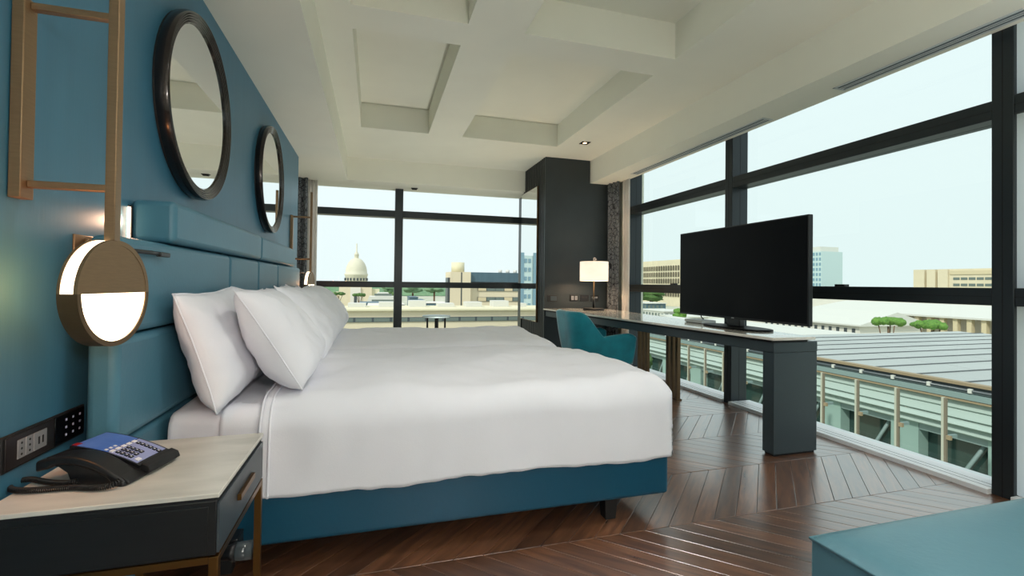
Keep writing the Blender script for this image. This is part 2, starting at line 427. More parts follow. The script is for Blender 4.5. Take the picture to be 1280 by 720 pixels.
# ------------------------------------------------------------------ windows
YF = 6.83
w1 = struct('window_1', (0.5, YF, 0))
def bar(win, name, a, m='frame_metal', bev=0.004): return B(*a).build(name, m, win, bevel=bev)
for (x0, x1) in ((-1.2, -1.09), (0.266, 0.376), (2.15, 2.26)): bar(w1, 'mullion', (x0, x1, YF, YF+0.17, 0.0, 2.42))
for (x0, x1) in ((-1.09, 0.266), (0.376, 2.15), (2.26, 3.06)):
    bar(w1, 'transom', (x0, x1, YF+0.005, YF+0.165, 1.968, 2.063)); bar(w1, 'transom', (x0, x1, YF+0.005, YF+0.165, 0.972, 1.055))
    bar(w1, 'sill', (x0, x1, YF-0.02, YF+0.2, -0.005, 0.055), 'alu_sill')
    for (z0, z1) in ((0.055, 0.972), (1.055, 1.968), (2.063, 2.45)):
        MB().add([(x0, YF+0.13, z0), (x1, YF+0.13, z0), (x1, YF+0.13, z1), (x0, YF+0.13, z1)], [(0, 1, 2, 3)]).build('pane', 'glass_far', w1)
B(-1.35, 3.4, YF+0.02, YF+0.19, 2.40, 3.2).build('wall_far_head', 'white_paint')['kind'] = 'structure'
XR = 3.056
w2 = struct('window_2', (XR, 2.5, 0))
mul = [(-2.21, -2.12), (-0.385, -0.295), (1.537, 1.627), (3.462, 3.552), (5.21, 5.30)]
for (y0, y1) in mul:
    bar(w2, 'mullion', (XR, XR+0.17, y0, y1, 0.0, 2.53)); 
    gm = B(XR-0.0008, XR+0.02, (y0+y1)/2-0.002, (y0+y1)/2+0.002, 0.0, 2.53).build('mullion_groove', 'dark_gap', w2)
    B(XR+0.086, XR+0.089, y0-0.0008, y1, 0.0, 2.53).build('mullion_groove', 'dark_gap', w2)
for a, b in zip(mul[:-1], mul[1:]):
    y0, y1 = a[1], b[0]
    for z0, z1 in ((1.929, 2.027), (0.966, 1.057)):
        bar(w2, 'transom', (XR+0.003, XR+0.165, y0, y1, z0, z1))
        B(XR+0.0015, XR+0.02, y0, y1, z0+0.045, z0+0.0475).build('transom_groove', 'dark_gap', w2)
        B(XR+0.105, XR+0.108, y0, y1, z0-0.0008, z1).build('transom_groove', 'dark_gap', w2)
    for z0, z1 in ((0.03, 0.966), (1.057, 1.929), (2.027, 2.5)):
        xg = XR+0.14 if y0 > 1.0 or y0 < -1.0 else XR+0.022     # the bay beside the near mullion has a flush frosted sash
        MB().add([(xg, y0, z0), (xg, y1, z0), (xg, y1, z1), (xg, y0, z1)], [(0, 1, 2, 3)]).build('pane', 'glass_right' if xg > XR+0.1 else 'glass_frosted', w2)
    B(XR-0.028, XR+0.2, y0, y1, -0.004, 0.026).build('sill', 'alu_sill', w2, bevel=0.002)
    for xg in (XR+0.018, XR+0.062): B(xg, xg+0.004, y0, y1, 0.0255, 0.0266).build('sill_groove', 'groove', w2)
B(XR+0.0, XR+0.25, 5.30, 7.0, 0.0, 2.6).build('wall_corner', 'white_paint')['kind'] = 'structure'
B(XR+0.02, XR+0.2, -2.35, 7.0, 2.50, 3.2).build('wall_right_head', 'white_paint')['kind'] = 'structure'
# restrictor blocks standing on the mid rail
for y in (2.455, 4.34): B(XR+0.004, XR+0.05, y-0.035, y+0.035, 1.057, 1.072).build('window_latch', 'black_plastic', w2, bevel=0.002)

# ------------------------------------------------------------------ ceiling fittings
def vent(y0, y1, lab):
    t = thing('linear_vent', lab, 'vent', (2.955, (y0+y1)/2, ZS-0.004), group='ceiling slot vents')
    B(2.915, 2.998, y0, y1, ZS-0.002, ZS+0.001).build('vent_slot', 'vent_dark', t)
    for x0, x1 in ((2.905, 2.920), (2.944, 2.951), (2.964, 2.971), (2.992, 3.006)): B(x0, x1, y0, y1, ZS-0.005, ZS+0.001).build('vent_blade', 'vent_metal', t)
    for y in (y0, y1): B(2.905, 3.006, y-0.012, y+0.003, ZS-0.005, ZS+0.001).build('vent_end', 'vent_metal', t)
vent(-1.6, 2.38, 'long white slot vent in the window soffit, nearer one by the camera')
vent(2.98, 4.95, 'white slot vent in the window soffit, farther one above the television')
def downlight(x, y, z, lab, power, ang=150, col=(1.0, 0.9, 0.78), lit=True):
    t = thing('recessed_spotlight', lab, 'spotlight', (x, y, z-0.006), group='recessed ceiling spotlights')
    m = MB()
    for a in ((x-0.05, x+0.05, y-0.05, y-0.036), (x-0.05, x+0.05, y+0.036, y+0.05), (x-0.05, x-0.036, y-0.036, y+0.036), (x+0.036, x+0.05, y-0.036, y+0.036)):
        m.box(a[0], a[1], a[2], a[3], z-0.005, z+0.001)
    m.build('trim_ring', 'black_matte', t)
    B(x-0.036, x+0.036, y-0.036, y+0.036, z-0.002, z+0.0005).build('reflector', 'dark_gap', t)
    MB().cyl((x, y), 0.022, z-0.0045, z-0.001, 'z', 20).build('bulb', 'spot_glow', t)
    if power:
        l = bpy.data.lights.new('spot_light', 'SPOT'); l.energy = power; l.spot_size = math.radians(ang); l.spot_blend = 1.0; l.shadow_soft_size = 0.12; l.color = col
        lo = bpy.data.objects.new('spot_light', l); C.objects.link(lo); lo.parent = t; lo.location = (0, 0, -0.02)
downlight(2.29, 4.91, ZM, 'small square black spotlight in the ceiling above the desk', 8, 120, (1.0, 0.8, 0.55))
for (x, y, lb) in ((0.72, 1.5, 'over the foot of the near bed'), (0.72, -0.3, 'right above the camera')):  # two extra spotlights out of view, added for more room light
    downlight(x, y, ZM, 'added square black spotlight in the ceiling ' + lb, 42, 165, (1.0, 0.955, 0.91))
# globe floor lamp added unseen behind the camera to brighten the room
gl_ = thing('added_globe_lamp', 'added white globe lamp on a dark stem, unseen behind the camera', 'lamp', (0.73, -1.45, 0))
MB().lathe([(0, 0), (0.15, 0), (0.15, 0.02), (0, 0.02)], (0, 0, 0), 'z', 40).build('lamp_base', 'black_matte', gl_, local=True)
MB().cyl((0, 0), 0.011, 0.02, 1.49, 'z', 14).build('stem', 'black_matte', gl_, local=True)
MB().ellipsoid((0, 0, 1.60), 0.12, 0.12, 0.12, 32, 20).build('globe', 'globe_glow', gl_, local=True)
# low floor uplighters, added out of sight to lighten the ceiling
def floor_can(x, y, lab, en, ang=150, aim=(0, 0, 1)):
    t = thing('added_uplighter', lab, 'lamp', (x, y, 0), group='added floor uplighters')
    MB().lathe([(0, 0), (0.075, 0), (0.078, 0.004), (0.078, 0.17), (0.072, 0.175), (0.068, 0.17), (0.066, 0.13), (0.0, 0.13)], (0, 0, 0), 'z', 40).build('can', 'black_matte', t, local=True)
    MB().lathe([(0, 0.131), (0.06, 0.131), (0.06, 0.136), (0, 0.137)], (0, 0, 0), 'z', 32).build('lens', 'globe_lens', t, local=True)
    l = bpy.data.lights.new('fill_uplight', 'SPOT'); l.energy = en; l.spot_size = math.radians(ang); l.spot_blend = 0.8; l.shadow_soft_size = 0.06; l.color = (1.0, 0.97, 0.885)
    lo = bpy.data.objects.new('fill_uplight', l); C.objects.link(lo); lo.parent = t; lo.location = (0, 0, 0.19)
    lo.rotation_euler = Vector(aim).to_track_quat('-Z', 'Y').to_euler()
floor_can(0.75, 5.45, 'added black floor uplighter, unseen behind the far bed', 52, 150, (0.05, -0.2, 1))
floor_can(1.70, 0.12, 'added black floor uplighter, unseen behind the ottoman', 54, 150, (-0.05, 0.45, 1))
t = thing('motion_sensor', 'tiny black sensor under the soffit over the far window', 'sensor', (0.52, 6.72, ZS-0.02))
B(0.475, 0.565, 6.69, 6.75, ZS-0.008, ZS+0.001).build('sensor_plate', 'black_plastic', t, bevel=0.002)
B(0.485, 0.555, 6.697, 6.743, ZS-0.022, ZS-0.008).build('sensor_lens', 'black_matte', t, bevel=0.006)

# ------------------------------------------------------------------ round wall mirrors
def round_mirror(yc, zc, lab):
    t = thing('round_mirror', lab, 'mirror', (XW, yc, zc), group='round mirrors on the bed wall')
    R = 0.402
    prof = [(R-0.012, 0.0), (R-0.012, 0.004), (R-0.001, 0.010), (R+0.002, 0.034), (R-0.002, 0.044)]
    r = R-0.002
    for k in range(5):
        h = 0.050-0.0025*k
        prof += [(r-0.001, h), (r-0.0035, h+0.003), (r-0.0065, h+0.002), (r-0.0085, h-0.010)]; r -= 0.0098
    prof += [(r, 0.034), (r-0.004, 0.032)]
    MB().lathe(prof, (0, 0, 0), 'x', 96).build('mirror_frame', 'mirror_frame', t, local=True)
    MB().cyl((0, 0), r+0.004, 0.028, 0.033, 'x', 96).build('mirror_glass', 'mirror', t, local=True)
    MB().lathe([(R*0.6, 0), (R*0.6, 0.03), (R-0.006, 0.03), (R-0.006, 0.0)], (0, 0, 0), 'x', 48).build('backing', 'black_matte', t, local=True)
round_mirror(2.425, 1.815, 'large round mirror with ridged dark frame, nearer of the two above headboard')
round_mirror(3.955, 1.815, 'round mirror with ridged dark frame, farther of the two, nearer the curtain')

# ------------------------------------------------------------------ headboard
hb = thing('headboard', 'long teal upholstered headboard with stepped top cushion on blue wall', 'headboard', (XW, 3.19, 0.10))
YA, YB = 1.555, 4.83
B(XW+0.002, XW+0.045, 1.70, YB-0.09, 0.05, 1.07).build('backing_board', 'dark_gap', hb)
def cushion(x0, x1, y0, y1, z0, z1, name, bev=0.022, m='teal_leather'):
    return B(x0, x1, y0, y1, z0, z1).build(name, m, hb, bevel=bev, seg=4)
for y0, y1 in ((YA, 2.595), (2.598, 3.185), (3.188, 3.78), (3.783, YB)):
    cushion(XW+0.045, XW+0.12, y0, y1, 0.890, 1.172, 'upper_panel')
for y0, y1 in ((YA, 3.185), (3.188, YB)):
    cushion(XW+0.045, XW+0.12, y0, y1, 0.585, 0.884, 'middle_panel')
    cushion(XW+0.045, XW+0.105, y0+0.03, y1-0.03, 0.10, 0.578, 'lower_panel')
for y0, y1 in ((1.885, 3.185), (3.188, 4.46)):
    cushion(XW+0.002, XW+0.135, y0, y1, 1.176, 1.322, 'top_cushion', 0.02)
# upright reading strips beside the top cushion
for yy, lab in ((1.855, 'glowing upright reading strip at the near end of the top cushion'),):
    t = thing('led_strip_light', lab, 'light', (XW+0.06, yy, 1.176))
    B(XW, XW+0.012, yy+0.018, yy+0.027, 1.180, 1.298).build('strip_housing', 'black_plastic', t)
    B(XW+0.002, XW+0.010, yy+0.010, yy+0.0175, 1.186, 1.292).build('strip_diffuser', 'led_glow', t, bevel=0.002)
    l = bpy.data.lights.new('strip_glow', 'SPOT'); l.spot_size = math.radians(150); l.spot_blend = 0.8; l.energy = 0.9; l.color = (1.0, 0.6, 0.38); l.shadow_soft_size = 0.02
    lo = bpy.data.objects.new('strip_glow', l); C.objects.link(lo); lo.parent = t; lo.location = (-0.030, -0.004, 0.065); lo.rotation_euler = Vector((-0.25, -1, 0)).to_track_quat('-Z', 'Y').to_euler()

# ------------------------------------------------------------------ ladder wall lamps
def ladder_lamp(yc, lab):
    t = thing('ladder_wall_lamp', lab, 'lamp', (XW, yc, 0.885), group='ladder wall lamps beside the headboard')
    def b(name, m, x0, x1, y0, y1, z0, z1, bev=0.002): return B(x0, x1, yc+y0, yc+y1, z0, z1).build(name, m, t, bevel=bev)
    b('wall_post', 'brass', XW+0.002, XW+0.026, -0.028, 0.016, 1.232, 1.694)
    b('hanging_post', 'brass', -0.622, -0.600, -0.014, 0.014, 1.140, 1.93)
    for z in (1.258, 1.672): b('rung', 'brass', XW+0.026, -0.622, -0.010, 0.010, z, z+0.017)
    # drum: axis along x, front face looks into the room
    R = 0.128; zc = 1.015; xb, xf = -0.640, -0.600; ya = yc+0.004; ct, sn = math.cos(math.radians(-7)), math.sin(math.radians(-7)); xm = -0.612
    def tw(g):
        g.v = [(xm+(x-xm)*ct-(y-ya)*sn, ya+(x-xm)*sn+(y-ya)*ct, z) for x, y, z in g.v]; return g
    def ring(a0, a1, r0, r1, xa, xz, name, m, n=40):
        g = MB(); v = []; fs = []
        for i in range(n+1):
            a = a0+(a1-a0)*i/n
            for rr, xx in ((r0, xa), (r1, xa), (r1, xz), (r0, xz)): v.append((xx, ya+rr*math.cos(a), zc+rr*math.sin(a)))
        for i in range(n):
            for j in range(4):
                p, q = i*4+j, i*4+(j+1) % 4; fs.append((p, q, q+4, p+4))
        fs += [(3, 2, 1, 0), (n*4, n*4+1, n*4+2, n*4+3)]
        g.add(v, fs, False); return tw(g).build(name, m, t, merge=True)
    ring(-PI, 0, R-0.012, R, xb, xf, 'drum_rim_lower', 'brass_dark')
    for xa, xz in ((xb, xb+0.006), (xf-0.008, xf)): ring(0, PI, R-0.012, R, xa, xz, 'rim_hoop', 'brass')
    ring(0, PI, R-0.012, R-0.0015, xb+0.006, xf-0.008, 'rim_diffuser', 'lamp_glow')
    def half(a0, a1, rr, xa, xz, name, m):
        n = 40; pts = [(ya+rr*math.cos(a0+(a1-a0)*i/n), zc+rr*math.sin(a0+(a1-a0)*i/n)) for i in range(n+1)]
        tw(MB().prism(pts, xa, xz, 'x')).build(name, m, t)
    half(0, PI, R-0.012, xf-0.006, xf-0.001, 'face_plate', 'brass')
    half(PI, 2*PI, R-0.012, xf-0.007, xf-0.003, 'face_diffuser', 'lamp_glow')
    half(0, 2*PI, R-0.012, xb, xb+0.004, 'back_plate', 'brass_dark')
    l = bpy.data.lights.new('lamp_glow_light', 'POINT'); l.energy = 1.5; l.color = (1.0, 0.36, 0.11); l.shadow_soft_size = 0.04
    lo = bpy.data.objects.new('lamp_glow_light', l); C.objects.link(lo); lo.parent = t; lo.location = (0.10, -0.04, 0.14)
    return t
ladder_lamp(1.36, 'brass ladder wall lamp with round glowing drum, nearer one above nightstand')
ladder_lamp(5.02, 'small-looking brass ladder wall lamp, farther one in front of curtain')
def reading_arm(y, lab, s):
    t = thing('reading_light', lab, 'light', (XW, y, 1.09), group='black-armed reading lights')
    B(XW, XW+0.006, y-0.06*s, y+0.06*s, 1.088, 1.172).build('wall_plate', 'brass', t, bevel=0.002)
    MB().cyl((y-0.01*s, 1.155), 0.008, XW+0.006, XW+0.016, 'x', 12).build('screw', 'brass', t)
    MB().tube(bez([(XW+0.006, y-0.045*s, 1.13), (XW+0.04, y-0.06*s, 1.13), (XW+0.03, y-0.125*s, 1.13), (XW+0.07, y-0.125*s, 1.13), (XW+0.13, y-0.125*s, 1.13), (XW+0.138, y-0.05*s, 1.131), (XW+0.138, y+0.12*s, 1.131)], 8), 0.0065, 8).build('arm', 'black_plastic', t)
    B(XW+0.131, XW+0.146, min(y+0.11*s, y+0.185*s), max(y+0.11*s, y+0.185*s), 1.122, 1.137).build('lamp_head', 'black_plastic', t, bevel=0.003)
reading_arm(1.637, 'black-armed reading light on brass plate beside the near ladder lamp', 1)
reading_arm(4.895, 'black-armed reading light at the far end of the headboard', 0.45)

# ------------------------------------------------------------------ wall socket strip by the nightstand
t = thing('socket_panel', 'dark metal wall panel with sockets and touch switches above nightstand', 'socket', (XW, 1.45, 0.60))
B(XW, XW+0.008, 1.325, 1.636, 0.607, 0.690).build('back_plate', 'black_matte', t, bevel=0.002)
B(XW+0.008, XW+0.011, 1.332, 1.50, 0.613, 0.685).build('socket_plate', 'plate', t, bevel=0.001)
B(XW+0.008, XW+0.011, 1.503, 1.630, 0.613, 0.685).build('touch_plate', 'plate_glass', t, bevel=0.001)
for y0 in (1.367, 1.394, 1.421):
    pl = B(XW+0.011, XW+0.013, y0, y0+0.025+(0.022 if y0 > 1.42 else 0), 0.628, 0.672).build('socket_insert', 'plate_light', t, bevel=0.001)
    if y0 < 1.42:
        for z in (0.637, 0.650, 0.663): MB().cyl((y0+0.0125, z), 0.0028, XW+0.0125, XW+0.0136, 'x', 10).build('pin_hole', 'black_matte', pl)
    else:
        for yy in (1.436, 1.450): B(XW+0.0125, XW+0.0136, yy, yy+0.005, 0.641, 0.659).build('usb_port', 'black_matte', pl)
for yy in (1.545, 1.575, 1.605):
    for z in (0.630, 0.650, 0.670): B(XW+0.011, XW+0.0118, yy, yy+0.006, z-0.003, z+0.003).build('touch_icon', 'key_icon', t)

# ------------------------------------------------------------------ nightstand
NX0, NX1, NY0, NY1, NZ = XW+0.012, -0.338, 1.237, 1.690, 0.556
def notch(i, z0, z1, ix=0.0):     # cut round the end of the headboard
    return MB().prism([(NX0, NY0+i), (NX1-ix, NY0+i), (NX1-ix, NY1-i), (-0.675, NY1-i), (-0.675, 1.548-i), (NX0, 1.548-i)], z0, z1)
ns = thing('nightstand', 'black nightstand with white marble top and bronze frame beside the bed', 'nightstand', ((NX0+NX1)/2, (NY0+NY1)/2, 0))
notch(0.003, 0.412, 0.538, 0.006).build('body', 'black_wood', ns, bevel=0.002)
B(NX0, NX1-0.022, NY0+0.0005, NY0+0.004, 0.418, 0.526).build('side_panel', 'black_wood', ns, bevel=0.001)
notch(0.0, 0.545, NZ).build('tabletop', 'marble', ns, bevel=0.002)
notch(0.004, 0.538, 0.545, 0.004).build('shadow_gap', 'dark_gap', ns)
dr = B(NX1-0.006, NX1, NY0+0.006, NY1-0.006, 0.416, 0.531).build('drawer', 'drawer_grey', ns, bevel=0.001)
B(NX1, NX1+0.010, 1.39, 1.54, 0.470, 0.486).build('handle', 'bronze', dr, bevel=0.001)
for y0 in (NY0, NY1-0.02): 
    B(NX1-0.02, NX1, y0, y0+0.02, 0.0, 0.41).build('leg', 'bronze', ns, bevel=0.001)
    lx_ = NX0 if y0 < 1.4 else -0.675
    B(lx_, lx_+0.02, y0, y0+0.02, 0.0, 0.41).build('leg', 'bronze', ns, bevel=0.001)
B(NX0+0.02, NX1-0.02, NY0, NY0+0.02, 0.395, 0.411).build('rail', 'bronze', ns)
B(-0.655, NX1-0.02, NY1-0.02, NY1, 0.395, 0.411).build('rail', 'bronze', ns)
B(NX1-0.02, NX1, NY0+0.02, NY1-0.02, 0.395, 0.411).build('rail', 'bronze', ns)
# emergency torch on the floor side of the bed base
t = thing('torch', 'small dark torch with clear head clipped beside the bed under nightstand', 'torch', (-0.43, 1.765, 0.10))
MB().lathe([(0.0, 0.0), (0.028, 0.0), (0.030, 0.006), (0.030, 0.05), (0.0, 0.05)], (0, 0, 0), 'x', 24).build('torch_head', 'clear_plastic', t, local=True)
MB().lathe([(0.0, -0.10), (0.020, -0.10), (0.023, -0.02), (0.031, 0.0), (0.0, 0.0)], (0, 0, 0), 'x', 24).build('torch_body', 'black_plastic', t, local=True)
B(-0.03, 0.0, 0.02, 0.098, -0.02, 0.03).build('wall_clip', 'black_plastic', t, local=True, bevel=0.003)
for o in t.children: o.location.z = 0.045

# ------------------------------------------------------------------ telephone
ph = thing('telephone', 'black desk telephone with blue faceplate and coiled cord on nightstand', 'telephone', (-0.645, 1.445, NZ), math.radians(-14))
# local: x = along handset/width toward room, y = away from camera, z up; the body slopes down toward +x
def slab(pts, y0, y1, name, m, par, bev=0.003):
    return MB().prism(pts, y0, y1, 'y').build(name, m, par, local=True, bevel=bev, seg=3)
def arcz(x): return 0.072 - 0.08*max(0, x+0.078) - 1.15*max(0, x+0.078)**2
body = slab([(-0.085, 0.050)] + [(x_, arcz(x_)-0.004) for x_ in (-0.078, -0.04, 0.0, 0.03, 0.06, 0.09, 0.105)] + [(0.116, 0.006), (0.112, 0.002), (0.03, 0.002), (-0.02, 0.004), (-0.03, 0.030), (-0.05, 0.044)], -0.085, 0.085, 'base', 'black_plastic', ph)
face = MB(); N = 12
def strip(y0, y1, x0, x1, dz, nm, m, par, th=0.002):
    g = MB(); v = []
    for i in range(N+1):
        x = x0+(x1-x0)*i/N; z = arcz(x)+dz
        v += [(x, y0, z), (x, y1, z), (x, y1, z-th), (x, y0, z-th)]
    fs = []
    for i in range(N):
        for j in range(4): fs.append((i*4+j, i*4+(j+1) % 4, (i+1)*4+(j+1) % 4, (i+1)*4+j))
    fs += [(3, 2, 1, 0), (N*4, N*4+1, N*4+2, N*4+3)]
    return g.add(v, fs, False).build(nm, m, par, local=True, merge=True)
fp = strip(-0.030, 0.082, -0.072, 0.098, 0.004, 'faceplate', 'black_plastic', ph, 0.014)
bl = strip(-0.026, 0.076, -0.068, 0.015, 0.0052, 'blue_display', 'phone_blue', ph)
kp = strip(-0.026, 0.076, 0.018, 0.088, 0.0052, 'keypad_panel', 'phone_pale', ph)
strip(-0.026, -0.010, -0.070, -0.058, 0.0062, 'message_lamp', 'red_lamp', ph)
for i in range(6):
    for j in range(4):
        x0 = 0.031+0.0105*i - 0.001; y0 = -0.020+0.0175*j + (0.026 if j == 3 else 0)
        if j == 3: y0 = 0.048
        if i < 4 or j == 3:
            k_ = strip(y0, y0+0.011, x0, x0+0.0072, 0.0078, 'key', 'phone_key', kp); strip(y0+0.004, y0+0.007, x0+0.002, x0+0.0052, 0.0083, 'key_mark', 'white_key', kp)
for j in range(5): strip(-0.024+0.018*j, -0.012+0.018*j, 0.018, 0.0255, 0.0078, 'soft_key', 'white_key', kp)
strip(-0.02, -0.006, 0.077, 0.086, 0.0078, 'white_key', 'white_key', kp)
for j in range(3): strip(-0.022+0.014*j, -0.015+0.014*j, 0.004, 0.010, 0.0062, 'display_dot', 'white_key', bl)
# handset lying along the near side
hs_pts = []
for i in range(15):
    x = -0.098+0.205*i/14; hs_pts.append((x, 0.0715 - 0.05*(i/14)**1 - 0.012*((i/14)-0.5)**2*4 + 0.020*math.sin(PI*i/14)))
top = hs_pts; bot = [(x, z-0.020-0.006*(1 if (i < 3 or i > 11) else 0)) for i, (x, z) in enumerate(hs_pts)]
hs_ = slab(top+bot[::-1], -0.092, -0.034, 'handset', 'black_plastic', ph, 0.006)
slab([(0.096, 0.008), (0.100, 0.034), (0.120, 0.026), (0.126, 0.010)], -0.030, 0.082, 'front_lip', 'black_matte', ph, 0.003)
# coiled cord: helix along a curve lying on the marble
path = bez([(0.098, -0.094, 0.016), (0.10, -0.118, 0.008), (0.06, -0.118, 0.008), (0.02, -0.112, 0.008), (-0.02, -0.106, 0.008), (-0.08, -0.142, 0.008), (-0.125, -0.118, 0.008),
            (-0.16, -0.098, 0.008), (-0.155, -0.060, 0.010), (-0.115, -0.072, 0.010), (-0.07, -0.088, 0.009), (-0.02, -0.100, 0.009), (0.0, -0.09, 0.014)], 60)
hel = []
turn = 0
for i in range(len(path)-1):
    a, b_ = path[i], path[i+1]; tg = (b_-a); L_ = tg.length; tg.normalize(); sx = tg.cross(Vector((0, 0, 1))).normalized(); sz = sx.cross(tg)
    for q in range(6):
        turn += L_/6/0.0042*2*PI; p = a.lerp(b_, q/6); hel.append(p + sx*0.0055*math.cos(turn) + sz*0.0055*math.sin(turn))
MB().tube(hel, 0.0016, 5).build('coiled_cord', 'black_plastic', ph, local=True)
MB().cyl((0.055, 0.016), 0.009, -0.086, -0.083, 'y', 16).build('cradle_knob', 'tv_bezel', ph, local=True)

# ------------------------------------------------------------------ beds
def wrap(a, lo, hi, r):
    if a > hi-r:
        e = a-(hi-r)
        if e < r*PI/2: return hi-r+r*math.sin(e/r), r*(1-math.cos(e/r))
        return hi, r+e-r*PI/2
    if a < lo+r:
        p, d = wrap(-a, -hi, -lo, r); return -p, d
    return a, 0.0
def drape(x0, x1, y0, y1, zt, zh, r, seed, crown=0.03, amp=0.014, nu=90, nv=90, R=0.07, head_open=True, puff=1.0, s_end=None):
    D = zt-zh
    ov = D - r + r*PI/2 - r
    s0, s1 = x0, (s_end if s_end is not None else x1+ov); t0, t1 = y0-ov, y1+ov
    lo = -99 if head_open else x0
    def fn(u, v):
        s = s0+(s1-s0)*u; tt = t0+(t1-t0)*v
        px, dx = wrap(s, lo, x1, r); py, dy = wrap(tt, y0, y1, r)
        d = (dx**3+dy**3)**(1/3)
        d = min(d, D)
        nx = (px-(x1-R))/R; ny = max((py-(y1-R))/R, ((y0+R)-py)/R)
        if nx > 0 and ny > 0 and math.hypot(nx, ny) > 1 and d > r*0.5:
            h = math.hypot(nx, ny); px = x1-R+R*nx/h
            py = (y1-R+R*ny/h) if py > (y0+y1)/2 else (y0+R-R*ny/h)
        q = (py-(y0+y1)/2)/((y1-y0)/2)
        z = zt - d + crown*(1-q*q)*max(0, 1-d/0.08)
        tw = max(0, 1-d/0.12)
        z += tw*(amp*1.5*nz(px*2.6+seed, py*2.6, 1.0) + amp*0.7*nz(px*5+seed, py*6.5, 4.0) + amp*0.22*nz(px*14+seed, py*14, 2.0))*puff
        cn_ = max(0, 1-min(dx, dy)/0.06); side = min(1, d/0.12)*cn_
        o = side*(0.010*nz(px*3+seed, py*3, z*2.0) + 0.006*nz(px*9+seed, py*9, z*3.5) + 0.018*(d/D-0.4))
        if dy > 0.02: py += o*(1 if py > (y0+y1)/2 else -1)
        if dx > 0.02: px += o
        if d > D*0.8:
            k = (d-D*0.8)/(D*0.2); z += cn_*k*(0.016*nz(px*4+seed, py*4, 9.0) + 0.006*nz(px*17, py*17+seed, 5.0))
        return (px, py, z)
    return MB().grid(fn, nu, nv)
def pillow(name, lab, yc, zb, xb, lean, W, H, T, seed, yaw=0.0, roll=0.0):
    t = thing(name, lab, 'pillow', (xb, yc, zb), group='white pillows on the beds')
    n = 40
    def outline(u, v):
        k = 0.050
        return (u*(1-k*(1-v*v)**1.0*abs(u)**2), v*(1-k*1.3*(1-u*u)*abs(v)**2))
    ca, sa = math.cos(lean), math.sin(lean)
    ro = Matrix.Rotation(yaw, 3, 'Z') @ Matrix.Rotation(roll, 3, 'X')
    def place(a, b, h):      # a along y, b up the pillow 0..H, h out of its face
        return tuple(ro @ Vector((-b*sa + h*ca, a, b*ca + h*sa)))
    def prof(u, v):
        e = (max(0, 1-abs(u)**3.2))**0.55*(max(0, 1-abs(v)**3.0))**0.55
        # filling sinks to the lower half
        return e*(1.0-0.22*v)
    m = MB()
    def mk(sd):
        def fn(i, j):
            u, v = -1+2*i, -1+2*j; uu, vv = outline(u, v)
            h = prof(u, v)*T/2*sd
            h += sd*min(1, prof(u, v)*3)*(0.010*nz(u*2.2+seed, v*2.2, sd*3.0)+0.007*nz(u*4.5+seed, v*2.5, sd+7.0)+0.004*nz(u*9+v*4+seed, v*5-u*3, sd+3.0))
            a = uu*W/2; b = (vv+1)*H/2
            a += 0.006*nz(v*2.2, seed, u); b += 0.012*nz(u*1.6+seed, v, 5.0)
            return place(a, b, h)
        return fn
    m.grid(mk(1), n, n); m.grid(mk(-1), n, n)
    m.build('pillow_case', 'linen', t, local=True, merge=True)
    pts = []
    for k in range(4*n):
        sd, q = divmod(k, n); f = -1+2*q/n
        u, v = ((f, -1), (1, f), (-f, 1), (-1, -f))[sd]; uu, vv = outline(u, v)
        a = uu*W/2 + 0.006*nz(v*2.2, seed, u); b = (vv+1)*H/2 + 0.012*nz(u*1.6+seed, v, 5.0); pts.append(place(a, b, 0.0))
    MB().tube(pts, 0.0032, 6, closed=True).build('piping', 'linen', t, local=True)
    return t
